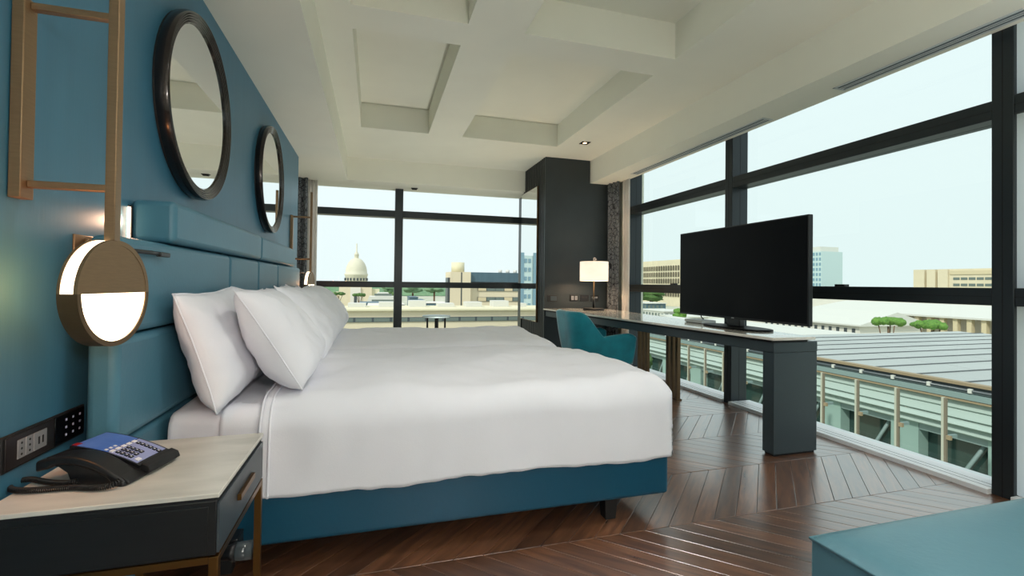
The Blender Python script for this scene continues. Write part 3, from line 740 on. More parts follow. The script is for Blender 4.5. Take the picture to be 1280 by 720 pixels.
def bed(y0, y1, which, seed):
    t = thing('bed', 'teal upholstered bed base with white mattress, %s of the two beds' % which, 'bed', (0.3, (y0+y1)/2, 0), group='twin beds')
    B(-0.675, 1.305, y0, y1, 0.098, 0.325).build('base', 'teal_base', t, bevel=0.018, seg=4)
    for lx, ly in ((1.03, y0+0.06), (1.03, y1-0.06), (-0.5, y0+0.06), (-0.5, y1-0.06)):
        MB().add([(lx-0.025, ly-0.025, 0), (lx+0.025, ly-0.025, 0), (lx+0.025, ly+0.025, 0), (lx-0.025, ly+0.025, 0),
                  (lx-0.032, ly-0.032, 0.10), (lx+0.032, ly-0.032, 0.10), (lx+0.032, ly+0.032, 0.10), (lx-0.032, ly+0.032, 0.10)],
                 [(3, 2, 1, 0), (4, 5, 6, 7), (0, 1, 5, 4), (1, 2, 6, 5), (2, 3, 7, 6), (3, 0, 4, 7)]).build('leg', 'black_matte', t, bevel=0.002)
    B(-0.672, 1.285, y0+0.02, y1-0.02, 0.326, 0.565).build('mattress', 'linen', t, bevel=0.04, seg=4)
    so_ = drape(-0.672, 9, y0+0.012, y1-0.012, 0.582, 0.335, 0.055, seed+3, crown=0.008, amp=0.004, nu=24, nv=70, s_end=-0.34).build('sheet', 'linen', t)
    fo = drape(-0.515, 9, y0+0.006, y1-0.006, 0.588, 0.32, 0.06, seed+5, crown=0.010, amp=0.004, nu=12, nv=70, s_end=-0.34).build('folded_top_sheet', 'linen', t)
    for q in (so_, fo): q.modifiers.new('thick', 'SOLIDIFY').thickness = 0.004
    d = thing('duvet', 'puffy white duvet hanging over the sides of the %s bed' % which, 'duvet', (0.5, (y0+y1)/2, 0.28), group='white duvets')
    mb = drape(-0.385, 1.342, y0-0.016, y1+0.012, 0.615, 0.275, 0.115, seed, crown=0.040, amp=0.017, nu=120, nv=130)
    q = mb.build('duvet_cover', 'linen', d); q.modifiers.new('thick', 'SOLIDIFY').thickness = 0.008
    # doubled hem at the head end
    for xh in (-0.383, -0.352):
        mb2 = drape(xh, 1.342, y0-0.019, y1+0.015, 0.6175, 0.275, 0.115, seed, crown=0.040, amp=0.017, nu=120, nv=130)
        line = [mb2.v[j*121] for j in range(131)]
        MB().tube(line, 0.0045, 6).build('hem_seam', 'linen', d)
    return t
bed(1.862, 3.160, 'nearer', 1.3)
bed(3.230, 4.528, 'farther', 8.9)
for i, (yc, lb) in enumerate(((2.155, 'big white pillow leaning on headboard, nearest the nightstand'), (2.79, 'white back-row pillow, second from the nightstand'),
                              (3.55, 'white back-row pillow, third from the nightstand'), (4.19, 'white back-row pillow at the far end by the curtain'))):
    pillow('pillow', lb, yc-0.02, 0.600, -0.507, math.radians(18), 0.65, 0.43, 0.165, 2.2*i+0.4, roll=(0.02, -0.03, 0.02, -0.02)[i])
for i, (yc, lb) in enumerate(((2.215, 'plump white front pillow nearest the camera, overlapping the leaning one'), (2.835, 'white front pillow, second from the nightstand'),
                              (3.565, 'white front pillow, third from the nightstand'), (4.20, 'white front pillow farthest along, against the far window'))):
    pillow('pillow', lb, yc, 0.640, -0.262, math.radians(32), 0.615, 0.435, 0.225, 3.1*i+11.7, yaw=(0.03, 0.07, -0.02, 0.05)[i], roll=(0.0, -0.05, 0.03, -0.04)[i])

# ------------------------------------------------------------------ curtains
def curtain(name, lab, pts_fn, z0, z1, m, n=60, group=None, uvs=1.0):
    mb = MB()
    def fn(u, v):
        x, y = pts_fn(u, v); return (x, y, z0+(z1-z0)*v)
    mb.grid(fn, n, 12, uvfn=lambda u, v: (u*uvs, v*(z1-z0)))
    o = mb.build(name, m); o.modifiers.new('thick', 'SOLIDIFY').thickness = 0.002
    return tag(o, lab, 'curtain', group)
def folds(x0, x1, y0, y1, nf, amp, ph=0.0):
    dx, dy = x1-x0, y1-y0; L_ = math.hypot(dx, dy); nx, ny = -dy/L_, dx/L_
    def f(u, v):
        a = amp*(0.7+0.3*v)*math.sin(u*nf*2*PI+ph + 0.6*math.sin(3*v))
        return x0+dx*u+nx*a, y0+dy*u+ny*a
    return f
curtain('patterned_curtain', 'grey curtain with black line pattern at the end of the blue wall', folds(-1.15, -0.84, 6.52, 6.52, 4, 0.03), 0.02, ZS, 'curtain_pattern', uvs=0.62)
curtain('sheer_curtain', 'white sheer curtain beside the far window, by the far ladder lamp', folds(-0.86, -0.735, 6.63, 6.63, 3, 0.02), 0.02, ZS, 'sheer')
curtain('patterned_curtain', 'dark grey line-patterned curtain between desk column and right window', folds(2.935, 2.985, 5.575, 5.36, 3, 0.024), 0.02, ZS, 'curtain_pattern', uvs=0.62)
curtain('sheer_curtain', 'white sheer curtain at the corner of the right window behind the desk', folds(3.012, 3.035, 5.32, 5.18, 3, 0.014), 0.02, ZS, 'sheer')

# ------------------------------------------------------------------ dark column cabinet with slats and mirror
cb_ = thing('column_cabinet', 'dark green-black column with slatted side behind the desk', 'column', (2.5, 6.0, 0))
YC0 = 5.60
MB().prism([(2.085, YC0), (2.69, YC0), (2.69, 6.5), (2.085, 6.5)], 0, ZM-0.002).build('core', 'cabinet_green', cb_)
B(2.69, 2.955, YC0, 6.5, 0, ZS-0.002).build('side_core', 'cabinet_green', cb_)
B(2.07, 2.085, YC0, YC0+0.035, 0, ZM-0.002).build('edge_post', 'cabinet_green', cb_, bevel=0.002)
ysl = YC0+0.05
while ysl < 6.48:
    B(2.066, 2.085, ysl, ysl+0.034, 0, ZM-0.002).build('slat', 'slat_dark', cb_, bevel=0.002); ysl += 0.062
mm = thing('tall_mirror', 'tall narrow mirror on the slatted side of the dark column', 'mirror', (2.06, 6.18, 0.54))
B(2.046, 2.0655, 5.84, 6.53, 0.542, 2.345).build('mirror_frame', 'brass_dark', mm, bevel=0.001)
B(2.044, 2.0465, 5.848, 6.522, 0.550, 2.337).build('mirror_glass', 'mirror', mm)
def sockets(x0, x1, zc, lab, kind):
    t = thing('wall_socket', lab, 'socket', ((x0+x1)/2, YC0, zc-0.045), group='sockets on the dark column')
    B(x0, x1, YC0-0.008, YC0, zc-0.042, zc+0.042).build('cover_plate', 'black_plastic', t, bevel=0.003)
    if kind == 0: B(x0+0.045, x1-0.01, YC0-0.010, YC0-0.008, zc-0.03, zc+0.03).build('switch_insert', 'desk_body', t, bevel=0.002)
    elif kind == 1:
        for k in range(2):
            p = B(x0+0.02+0.05*k, x0+0.055+0.05*k, YC0-0.010, YC0-0.008, zc-0.026, zc+0.026).build('socket_insert', 'plate_light', t, bevel=0.001)
            for dz in (-0.013, 0, 0.013): MB().cyl((x0+0.0375+0.05*k, zc+dz), 0.004, YC0-0.0112, YC0-0.0095, 'y', 8).build('pin_hole', 'black_matte', p)
    else: 
        for k in range(2): B(x0+0.018+0.045*k, x0+0.053+0.045*k, YC0-0.010, YC0-0.008, zc+0.0, zc+0.022).build('data_port', 'plate_light' if kind == 3 else 'plate', t, bevel=0.001)
sockets(2.11, 2.25, 0.865, 'black switch plate on the dark column, leftmost above the desk', 0)
sockets(2.42, 2.54, 0.872, 'black double socket on the dark column, left of the lamp stem', 1)
sockets(2.565, 2.69, 0.870, 'black port plate on the dark column just behind the lamp stem', 2)
sockets(2.715, 2.83, 0.868, 'black plate with white ports on the column, right of lamp', 3)

# ------------------------------------------------------------------ desk
dk = thing('desk', 'long tapering dark desk with pale top running along the right window', 'desk', (2.5, 4.0, 0))
def quad(z0, z1, ins=0.0, yn=2.29, yf=YC0-0.003):
    return [(2.335+ins, yn+ins), (2.662-ins, yn+ins), (2.87-ins, yf), (2.055+ins, yf)]
MB().prism(quad(0, 0), 0.720, 0.738).build('desktop', 'desk_top', dk, bevel=0.002)
MB().prism(quad(0, 0, 0.022, 2.305), 0.704, 0.7195).build('shadow_gap', 'dark_gap', dk)
MB().prism([(2.372, 2.325), (2.718, 2.325), (2.85, YC0-0.003), (2.085, YC0-0.003)], 0.640, 0.7035).build('apron', 'desk_body', dk, bevel=0.003)
B(2.375, 2.716, 2.326, 2.415, 0.012, 0.6395).build('end_panel', 'desk_body', dk, bevel=0.003)
B(2.385, 2.706, 2.336, 2.405, 0.0, 0.012).build('plinth', 'dark_gap', dk)
for yc in (3.69, 4.19):
    for k in range(3):
        y = yc+0.072*k; B(2.665, 2.70, y, y+0.034, 0.012, 0.6395).build('leg', 'brass_dark', dk, bevel=0.002)
    B(2.655, 2.71, yc-0.01, yc+0.19, 0.0, 0.012).build('foot_plate', 'brass_dark', dk)

# ------------------------------------------------------------------ television
tv = thing('television', 'large black flat television on a low stand on the desk', 'television', (2.56, 2.88, 0.738))
TY0, TY1, TZ0, TZ1, TX = 2.252, 3.518, 0.806, 1.500, 2.56
B(TX, TX+0.035, TY0, TY1, TZ0, TZ1).build('casing', 'tv_bezel', tv, bevel=0.004)
B(TX-0.0015, TX+0.002, TY0+0.010, TY1-0.010, TZ0+0.016, TZ1-0.010).build('screen', 'tv_screen', tv)
B(TX+0.035, TX+0.07, TY0+0.3, TY1-0.3, TZ0+0.05, TZ0+0.45).build('back_housing', 'black_plastic', tv, bevel=0.01)
B(TX-0.003, TX+0.001, 2.872, 2.898, TZ0+0.004, TZ0+0.012).build('badge', 'plate_light', tv)
B(TX+0.002, TX+0.05, 2.82, 2.95, 0.752, TZ0+0.06).build('neck', 'black_plastic', tv, bevel=0.006)
pts = [(TX+0.03+0.13*math.cos(a)*(abs(math.cos(a))**-0.3 if abs(math.cos(a)) > 0.2 else 1), 2.885+0.30*math.sin(a)) for a in [2*PI*i/40 for i in range(40)]]
MB().prism(pts, 0.7385, 0.751).build('stand_base', 'tv_screen', tv, bevel=0.003)
bx = thing('set_top_box', 'small flat grey set-top box under the television corner on desk', 'box', (2.66, 3.36, 0.738))
B(2.56, 2.70, 3.23, 3.45, 0.743, 0.766).build('box_case', 'vent_metal', bx, bevel=0.003)
B(2.57, 2.69, 3.24, 3.44, 0.738, 0.744).build('box_feet', 'black_plastic', bx)
tag(MB().tube(bez([(2.66, 3.33, 0.770), (2.62, 3.36, 0.80), (2.64, 3.30, 0.83), (2.607, 3.22, 0.85)], 16), 0.005, 8).build('video_cable', 'black_plastic'),
    'thin black cable looping from the set-top box up behind television', 'cable')

# ------------------------------------------------------------------ desk lamp
LX, LY, LZ = 2.545, 5.16, 0.738
dl = thing('desk_lamp', 'desk lamp with white drum shade, brass stem and dark base', 'lamp', (LX, LY, LZ))
MB().lathe([(0, 0), (0.125, 0), (0.128, 0.004), (0.128, 0.022), (0.124, 0.026), (0, 0.026)], (0, 0, 0), 'z', 48).build('lamp_base', 'black_matte', dl, local=True)
MB().cyl((0, 0), 0.014, 0.026, 0.16, 'z', 20).build('stem_sleeve', 'tv_bezel', dl, local=True)
MB().cyl((0, 0), 0.008, 0.16, 0.60, 'z', 16).build('stem', 'brass', dl, local=True)
sh = MB().lathe([(0.166, 0.352), (0.170, 0.352), (0.170, 0.586), (0.166, 0.586), (0.166, 0.352)], (0, 0, 0), 'z', 64).build('lamp_shade', 'shade', dl, local=True)
for a in (0, PI/2): B(-0.166, 0.166, -0.002, 0.002, 0.575, 0.579).build('shade_spider', 'plate_light', dl, local=True).rotation_euler = (0, 0, a)
MB().tube(bez([(0.0, 0, 0.585), (-0.02, 0, 0.63), (0.0, 0, 0.645), (0.02, 0, 0.625), (0.03, 0, 0.61), (0.012, 0, 0.605), (0.01, 0, 0.615)], 12), 0.006, 8).build('finial_loop', 'plate_light', dl, local=True)
l = bpy.data.lights.new('desk_lamp_bulb', 'POINT'); l.energy = 8; l.color = (1.0, 0.72, 0.47); l.shadow_soft_size = 0.05
lo = bpy.data.objects.new('desk_lamp_bulb', l); C.objects.link(lo); lo.parent = dl; lo.location = (0.03, 0, 0.42)

# ------------------------------------------------------------------ velvet armchair
ch = thing('armchair', 'teal velvet tub armchair drawn up to the desk', 'chair', (2.02, 4.2, 0))
def shell():
    # U-shaped wrap: from near arm tip round the back to the far arm tip; top edge falls from back to arms
    yn, yf = -0.275, 0.275; xb, xf = -0.205, 0.330
    path = []
    n = 60
    r = 0.17
    for i in range(n+1):
        u = i/n
        L1 = xf-(xb+r); L2 = PI*r/2; L3 = (yf-yn)-2*r; T_ = 2*L1+2*L2+L3; s = u*T_
        if s < L1: p = (xf-s, yn); nrm = (0, -1)
        elif s < L1+L2: a = (s-L1)/r; p = (xb+r-r*math.sin(a), yn+r-r*math.cos(a)); nrm = (-math.sin(a), -math.cos(a))
        elif s < L1+L2+L3: p = (xb, yn+r+(s-L1-L2)); nrm = (-1, 0)
        elif s < L1+2*L2+L3: a = (s-L1-L2-L3)/r; p = (xb+r-r*math.cos(a), yf-r+r*math.sin(a)); nrm = (-math.cos(a), math.sin(a))
        else: p = (xb+r+(s-L1-2*L2-L3), yf); nrm = (0, 1)
        path.append((p, nrm))
    def top(x):   # height of the top edge by x
        if x < -0.175: return 0.775
        if x < 0.02:
            k = (x+0.175)/0.195; return 0.775-0.228*(k*k*(3-2*k))
        k = x/0.335
        z = 0.547+0.030*math.sin(min(1, k)*PI*0.55)
        if x > 0.27: z -= 0.9*(x-0.27)**1.3
        return z
    m = MB(); v = []; th = 0.035; zb = 0.30; NV = 10
    for (p, nr) in path:
        zt = top(p[0]); lean = 0.0
        ring = []
        for j in range(NV+1):
            f = j/NV; z = zb+(zt-zb)*f; fl_ = 0.02*f*(1 if p[0] > -0.1 else 2.2) - 0.045*(1-f)**2
            ring.append((p[0]+nr[0]*(th+fl_), p[1]+nr[1]*(th+fl_), z))
        for j in range(1, 4):   # rounded rim
            a = PI*j/4; fl_ = 0.02*(1 if p[0] > -0.1 else 2.2); ring.append((p[0]+nr[0]*(fl_+th*math.cos(a)), p[1]+nr[1]*(fl_+th*math.cos(a)), zt+th*0.6*math.sin(a)))
        for j in range(NV+1):
            f = 1-j/NV; z = zb+(zt-zb)*f; fl_ = 0.02*f*(1 if p[0] > -0.1 else 2.2) - 0.045*(1-f)**2
            ring.append((p[0]+nr[0]*(fl_-th), p[1]+nr[1]*(fl_-th), z))
        v.append(ring)
    k = len(v[0]); flat = [q for r_ in v for q in r_]
    fs = [(i*k+j, i*k+(j+1) % k, (i+1)*k+(j+1) % k, (i+1)*k+j) for i in range(len(v)-1) for j in range(k)]
    fs += [tuple(range(k))[::-1], tuple(range((len(v)-1)*k, len(v)*k))]
    m.add(flat, fs, True); return m
o = shell().build('backrest_shell', 'velvet', ch, local=True, merge=True)
b = B(-0.17, 0.385, -0.232, 0.232, 0.30, 0.445).build('seat', 'velvet', ch, local=True, bevel=0.05, seg=5)
# piping along the shell rim
for lx, ly in ((0.30, -0.2), (0.30, 0.2), (-0.12, -0.18), (-0.12, 0.18)):
    MB().tube([(lx, ly, 0.31), (lx+(0.03 if lx > 0 else -0.05), ly*1.15, 0.0)], 0.016, 10, taper=[1.2, 0.7]).build('leg', 'black_matte', ch, local=True)
B(-0.15, 0.34, -0.2, 0.2, 0.27, 0.305).build('seat_frame', 'black_matte', ch, local=True, bevel=0.01)

# ------------------------------------------------------------------ small round table by the far window, ottoman
st = thing('side_table', 'small round table with pale top and dark legs by far window', 'table', (0.775, 6.1, 0))
MB().lathe([(0, 0.60), (0.165, 0.60), (0.180, 0.612), (0.180, 0.620), (0.176, 0.624), (0, 0.624)], (0, 0, 0), 'z', 48).build('tabletop', 'glass_tower', st, local=True)
MB().cyl((0, 0), 0.022, 0.0, 0.60, 'z', 16).build('leg', 'black_matte', st, local=True)
for a in (0.15, PI-0.15, PI*1.5): MB().cyl((0.115*math.cos(a), 0.115*math.sin(a)), 0.012, 0.0, 0.60, 'z', 12).build('leg', 'black_matte', st, local=True)
MB().lathe([(0, 0), (0.15, 0), (0.15, 0.012), (0, 0.012)], (0, 0, 0), 'z', 36).build('base_disc', 'black_matte', st, local=True)
ot = thing('ottoman', 'teal leather ottoman bench corner in the right foreground', 'ottoman', (1.75, 0.62, 0))
OZ = 0.425
def otop(u, v):
    x = 1.072+(2.4-1.072)*u; y = 0.30+(0.935-0.30)*v; e = min(u*1.33, (1-u)*1.33, v*0.64, (1-v)*0.64)
    k = min(1, e/0.12); return (x, y, OZ-0.012+0.026*math.sqrt(max(0, 1-(1-k)**2)))
MB().grid(otop, 60, 40).build('cushion_top', 'teal_ottoman', ot)
m = B(1.073, 2.399, 0.301, 0.934, 0.08, OZ-0.012); m.build('cushion_body', 'teal_ottoman', ot, bevel=0.006)
seam = [(1.072, 0.30), (2.4, 0.30), (2.4, 0.935), (1.072, 0.935)]
MB().tube([(x, y, OZ-0.013) for x, y in seam], 0.004, 6, closed=True).build('piping', 'teal_ottoman', ot)
for x in (1.14, 2.33):
    for y in (0.37, 0.865): MB().cyl((x, y), 0.022, 0, 0.082, 'z', 16).build('leg', 'black_matte', ot)

# ================================================================== outdoors
GZ = -17.0
g = MB(); g.add([(-700, -60, GZ), (900, -60, GZ), (900, 1100, GZ), (-700, 1100, GZ)], [(0, 1, 2, 3)])
g.build('ground', 'ground')['kind'] = 'structure'
# our own floor edge below the window so that the building carries on down
B(-1.3, 3.29, -2.3, 7.05, GZ, -0.31).build('wall_below', 'concrete')['kind'] = 'structure'

def tree(loc, rx, rz, h, lab, kind='round', m='leaf', seed=0, grp='trees outside'):
    t = thing('umbrella_pine' if kind == 'pine' else 'leafy_tree', lab, 'tree', loc, group=grp)
    if kind == 'pine':
        MB().tube([(0, 0, 0), (0.04*rx, 0, h*0.5), (0, 0, h-rz*0.5)], rx*0.06, 8).build('trunk', 'trunk', t, local=True)
        for a in (0.4, 2.4, 4.4):
            MB().tube([(0, 0, h*0.55), (0.3*rx*math.cos(a), 0.3*rx*math.sin(a), h*0.8), (0.55*rx*math.cos(a), 0.55*rx*math.sin(a), h-rz*0.3)], rx*0.035, 6).build('branch', 'trunk', t, local=True)
        mb = MB(); rr = random.Random(seed)
        for k in range(22):
            a = rr.uniform(0, 2*PI); d = rx*0.72*math.sqrt(rr.random()); s_ = rr.uniform(0.22, 0.36)
            mb.ellipsoid((d*math.cos(a), d*math.sin(a), h+rz*0.35*(1-(d/rx)**2)), rx*s_, rx*s_, rz*rr.uniform(0.4, 0.62), 14, 8, 0.35, 2.6, seed+k*1.3)
        mb.build('crown', m, t, local=True)
    else:
        MB().tube([(0, 0, 0), (0, 0, h)], rx*0.1, 8).build('trunk', 'trunk', t, local=True)
        mb = MB(); rr = random.Random(seed)
        for k in range(16):
            a = rr.uniform(0, 2*PI); d = rx*0.6*math.sqrt(rr.random()); s_ = rr.uniform(0.35, 0.55)
            mb.ellipsoid((d*math.cos(a), d*math.sin(a), h+rz*rr.uniform(-0.45, 0.5)), rx*s_, rx*s_, rz*rr.uniform(0.35, 0.5), 14, 9, 0.4, 3.0, seed+k*2.1)
        mb.build('crown', m, t, local=True)
    return t

# --- opposite hall: panelled roof, louvred eave, posts and glass
HX, HZ = 15.0, -1.5
hall = thing('glass_hall', 'long low hall with grey panelled roof and louvred glass facade outside', 'building', (HX+10, 14, GZ))
ROOFY0, ROOFY1, ROOFX1 = 3.0, 40.0, 33.4
B(HX+0.25, ROOFX1, ROOFY0, 18.8, HZ-0.5, HZ-0.06).build('roof_deck', 'roof_gap', hall)
def roof_far(y): return 36.0
pan_me = {}
rowsY = [ROOFY0-0.12+1.18*i for i in range(13)] + [ROOFY0-0.12+1.18*13]
for i, y in enumerate(rowsY):
    colsX = [HX+0.3+3.1*k for k in range(7) if HX+0.3+3.1*k < ROOFX1-1]
    B(HX+0.3, ROOFX1, y-0.09, y-0.05, HZ-0.06, HZ+0.058).build('roof_rib', 'roof_gap', hall)
    for k, x in enumerate(colsX):
        x1 = min(x+3.07, ROOFX1); me = pan_me.get(round(x1-x, 2))
        if me is None:
            mm_ = MB(); L_ = x1-x
            mm_.add([(0, 0, -0.05), (L_, 0, -0.05), (L_, 1.08, -0.02), (0, 1.08, -0.02), (0, 0, 0.0), (L_, 0, 0.0), (L_, 1.08, 0.05), (0, 1.08, 0.05)],
                    [(3, 2, 1, 0), (4, 5, 6, 7), (0, 1, 5, 4), (1, 2, 6, 5), (2, 3, 7, 6), (3, 0, 4, 7)])
            me = mm_.mesh('roof_panel'); me.materials.append(MATS['roof_panel']); pan_me[round(x1-x, 2)] = me
        o = bpy.data.objects.new('roof_panel', me); C.objects.link(o); o.parent = hall; o.location = Vector((x, y, HZ-0.02)) - hall.location
B(HX+0.05, HX+0.28, ROOFY0, 40, HZ-0.02, HZ+0.06).build('eave_edge', 'eave_brown', hall)
MB().tube([(HX-0.02, ROOFY0, HZ-0.12), (HX-0.02, 40, HZ-0.12)], 0.045, 8).build('gutter_pipe', 'far_window_dark', hall)
B(HX-0.05, HX+0.3, ROOFY0, 40, HZ-0.36, HZ-0.20).build('gutter', 'louvre_grey', hall)
for i in range(20): B(HX-0.09, HX+0.0, 3.6+0.95*i, 3.68+0.95*i, HZ-0.17, HZ-0.06).build('gutter_bracket', 'roof_white', hall)
B(HX-0.08, HX+0.2, ROOFY0, 40, HZ-0.42, HZ-0.375).build('brown_rail', 'eave_brown', hall)
for k, (za, zb_, off, m_) in enumerate(((-0.43, -0.66, 0.10, 'louvre'), (-0.66, -0.90, 0.02, 'louvre'), (-0.92, -1.07, -0.10, 'louvre'), (-1.09, -1.28, 0.0, 'louvre'))):
    MB().prism([(HX+off+0.08, HZ+za), (HX+off, HZ+za-0.02), (HX+off-0.09, HZ+zb_+0.03), (HX+off-0.06, HZ+zb_), (HX+off+0.25, HZ+zb_)], ROOFY0, 40, 'y').build('louvre_band', m_, hall)
B(HX+0.12, HX+0.6, ROOFY0, 40, HZ-1.5, HZ-0.4).build('fascia_back', 'louvre_grey', hall)
B(HX+0.5, HX+0.56, ROOFY0, 40, GZ, HZ-1.2).build('facade_glass', 'hall_glass', hall)
for i in range(14):
    y = 5.0+2.35*i; B(HX+0.1, HX+0.55, y, y+0.75, GZ, HZ-1.22).build('concrete_pier', 'concrete', hall)
for i in range(14): MB().tube([(HX+0.3, 5.8+2.35*i, HZ-1.3), (HX+0.3, 7.0+2.35*i, HZ-3.6)], 0.05, 6).build('diagonal_brace', 'louvre_grey', hall)
for i in range(12):
    y = 9.17-1.085*2+1.085*i*1.0
    p = B(HX-1.55, HX-1.50, y, y+0.055, GZ, -1.62).build('facade_post', 'post_cream', hall)
    B(HX-1.55, HX-1.49, y-0.05, y-0.001, GZ, -1.63).build('post_dark_side', 'post_shaded', p)  # stands in for the post's dark side, shade put into its colour
    B(HX-1.49, HX-1.15, y-0.05, y-0.0, -2.62, -2.54).build('bracket_arm', 'louvre_grey', p)
    B(HX-1.55, HX-1.48, y-0.14, y-0.05, -2.63, -2.53).build('bracket_plate', 'eave_brown', p)
# shrubs between hall and us, seen under the desk
for i, (x, y, z, r) in enumerate(((10.6, 17.6, -2.8, 0.7), (10.4, 14.4, -3.1, 0.75), (10.2, 20.7, -2.5, 1.0), (11.6, 18.9, -2.3, 0.6))):
    tree((x, y, GZ), r, r*0.9, z-GZ, 'green treetop between the hall posts, %s' % ('seen under the desk middle', 'lowest and brightest one', 'farthest along beside the armchair', 'darker one behind the posts')[i], 'round', 'leaf_bright' if i != 3 else 'leaf', 3.3*i, 'treetops beside the hall')

def wins(par, fn, rows, cols, name, m, w_, h_, d=0.06, axis='y'):
    """rows x cols windows as separate parts sharing one mesh; fn(r,c) -> world centre"""
    mm_ = MB()
    if axis == 'y': mm_.box(-w_/2, w_/2, -d, d, -h_/2, h_/2)
    else: mm_.box(-d, d, -w_/2, w_/2, -h_/2, h_/2)
    me = mm_.mesh(name); me.materials.append(MATS[m])
    for r in range(rows):
        for c in range(cols):
            p = fn(r, c)
            if p is None: continue
            o = bpy.data.objects.new(name, me); C.objects.link(o); o.parent = par; o.location = Vector(p)-par.location

# --- behind the hall on the right
cn = thing('colonnade_building', 'long pale colonnaded building with low roof beyond the hall', 'building', (112, 60, GZ))
B(112, 130, 30, 95, GZ, -4.8).build('wall', 'white_stone', cn)
MB().prism([(108.5, -4.75), (108.5, -4.4), (122, -2.4), (134, -4.4), (134, -4.75)], 28, 96, 'y').build('roof', 'roof_white', cn)
for i in range(30): B(109, 110, 29.5+2.25*i, 30.25+2.25*i, GZ, -4.75).build('pillar', 'tan_stone', cn)
wins(cn, lambda r, c: (111.95, 31.3+2.25*c, -7.2), 1, 28, 'window', 'far_window_dark', 0.8, 3.0, axis='x')
wl = thing('white_pavilion', 'low white pavilion with small windows left of the umbrella pines', 'building', (85, 72, GZ))
B(80, 95, 60.5, 90, GZ, -5.55).build('wall', 'white_stone', wl)
MB().prism([(79.3, -5.6), (79.3, -5.35), (88, -3.2), (96, -5.4), (96, -5.6)], 59.8, 91, 'y').build('roof', 'roof_white', wl)
wins(wl, lambda r, c: (79.95, 61.5+1.45*c, -6.45), 1, 14, 'window', 'far_window_dark', 0.5, 0.75, axis='x')
ht = thing('slab_block', 'wide cream slab block with recessed bays on the right skyline', 'building', (210, 110, GZ))
for i, (y0, y1, m_) in enumerate(((126.6, 130.3, 'cream_stone'), (123.0, 125.8, 'cream_stone'), (119.0, 122.2, 'cream_stone'), (98.0, 118.9, 'cream_stone'))):
    B(200+0.5*(i == 3), 215, y0, y1, GZ, 8.2).build('wall_bay', m_, ht)
B(201.5, 214, 98, 130, GZ, 8.0).build('recess_wall', 'tan_stone', ht)
wins(ht, lambda r, c: (200.45, 100.5+2.3*c, 4.7-2.2*r), 5, 8, 'window_strip', 'far_window', 1.9, 0.9, axis='x')
B(200.2, 214, 99, 118.5, 6.2, 7.6).build('attic_band', 'tan_stone', ht)
tw = thing('glass_tower', 'pale glazed office tower rising beside the television edge', 'building', (258, 222, GZ))
B(250, 266, 211.4, 236, GZ, 22.0).build('tower_body', 'glass_tower', tw)
B(252, 266, 214, 236, 22.0, 25.0).build('roof_house', 'roof_white', tw)
wins(tw, lambda r, c: (249.95, 212.5+2.0*c, 20.5-3.0*r), 12, 8, 'window', 'glass_tower_blue', 1.2, 1.7, axis='x')
bt = thing('blue_block', 'small blue glazed block right of the glass tower', 'building', (240, 200, GZ))
B(235, 248, 186, 204, GZ, -1.5).build('wall', 'glass_tower_blue', bt)
for k in range(4): B(234.9, 248, 186, 204, -3.2-2.2*k, -2.6-2.2*k).build('floor_band', 'glass_tower', bt)
for i, (x, y, z0, h_, d, wd) in enumerate(((160, 128, GZ, 14.5, 14, 60), (150, 70, GZ, 14.9, 10, 30))):
    q = thing('distant_block', ('long pale rooftop range just under the window bar', 'pale rooftop range behind the colonnade, far right')[i], 'building', (x, y, z0))
    B(x, x+d, y-wd/2, y+wd/2, z0, z0+h_).build('wall', 'white_stone', q); B(x+2, x+d-2, y-wd/4, y+wd/6, z0+h_, z0+h_+1.0).build('roof_house', 'cream_stone', q)
# umbrella pines in front of the colonnade
tree((60.5, 42.2, GZ), 1.75, 0.8, 13.75, 'umbrella pine beyond the hall roof, left of the pair', 'pine', 'leaf_bright', 4, 'umbrella pines by the colonnade')
tree((60.5, 37.5, GZ), 1.85, 0.8, 13.75, 'umbrella pine beyond the hall roof, right of the pair', 'pine', 'leaf_bright', 9, 'umbrella pines by the colonnade')

# --- cubic arcaded palace seen left of the television
sq = thing('arcaded_palace', 'cream cubic palace with rows of arched openings left of television', 'building', (272, 400, GZ))
B(250, 300, 378.5, 440, GZ, 23.6).build('wall', 'cream_stone', sq)
B(249.6, 300, 343, 378.5, GZ, 23.4).build('front_wall', 'cream_stone', sq)
def arch_mesh(w_, h_, d, axis):
    pts = [(-w_/2, -h_/2), (w_/2, -h_/2)] + [(w_/2*math.cos(a), h_/2-w_/2+w_/2*math.sin(a)) for a in [PI*i/8 for i in range(9)]]
    return MB().prism(pts, -d, d, axis)
for (nm, ax, xs_, dim) in (('arch_window', 'x', [344.6+3.55*c for c in range(10)], (1.9, 4.4)), ('arch_window', 'x', [380.6+2.95*c for c in range(12)], (1.3, 4.2))):
    me = arch_mesh(dim[0], dim[1], 0.5, ax).mesh(nm); me.materials.append(MATS['arch_dark'])
    for y in xs_:
        for r in range(5):
            o = bpy.data.objects.new(nm, me); C.objects.link(o); o.parent = sq; o.location = Vector((249.4 if y < 379 else 249.9, y, 16.3-5.7*r)) - sq.location
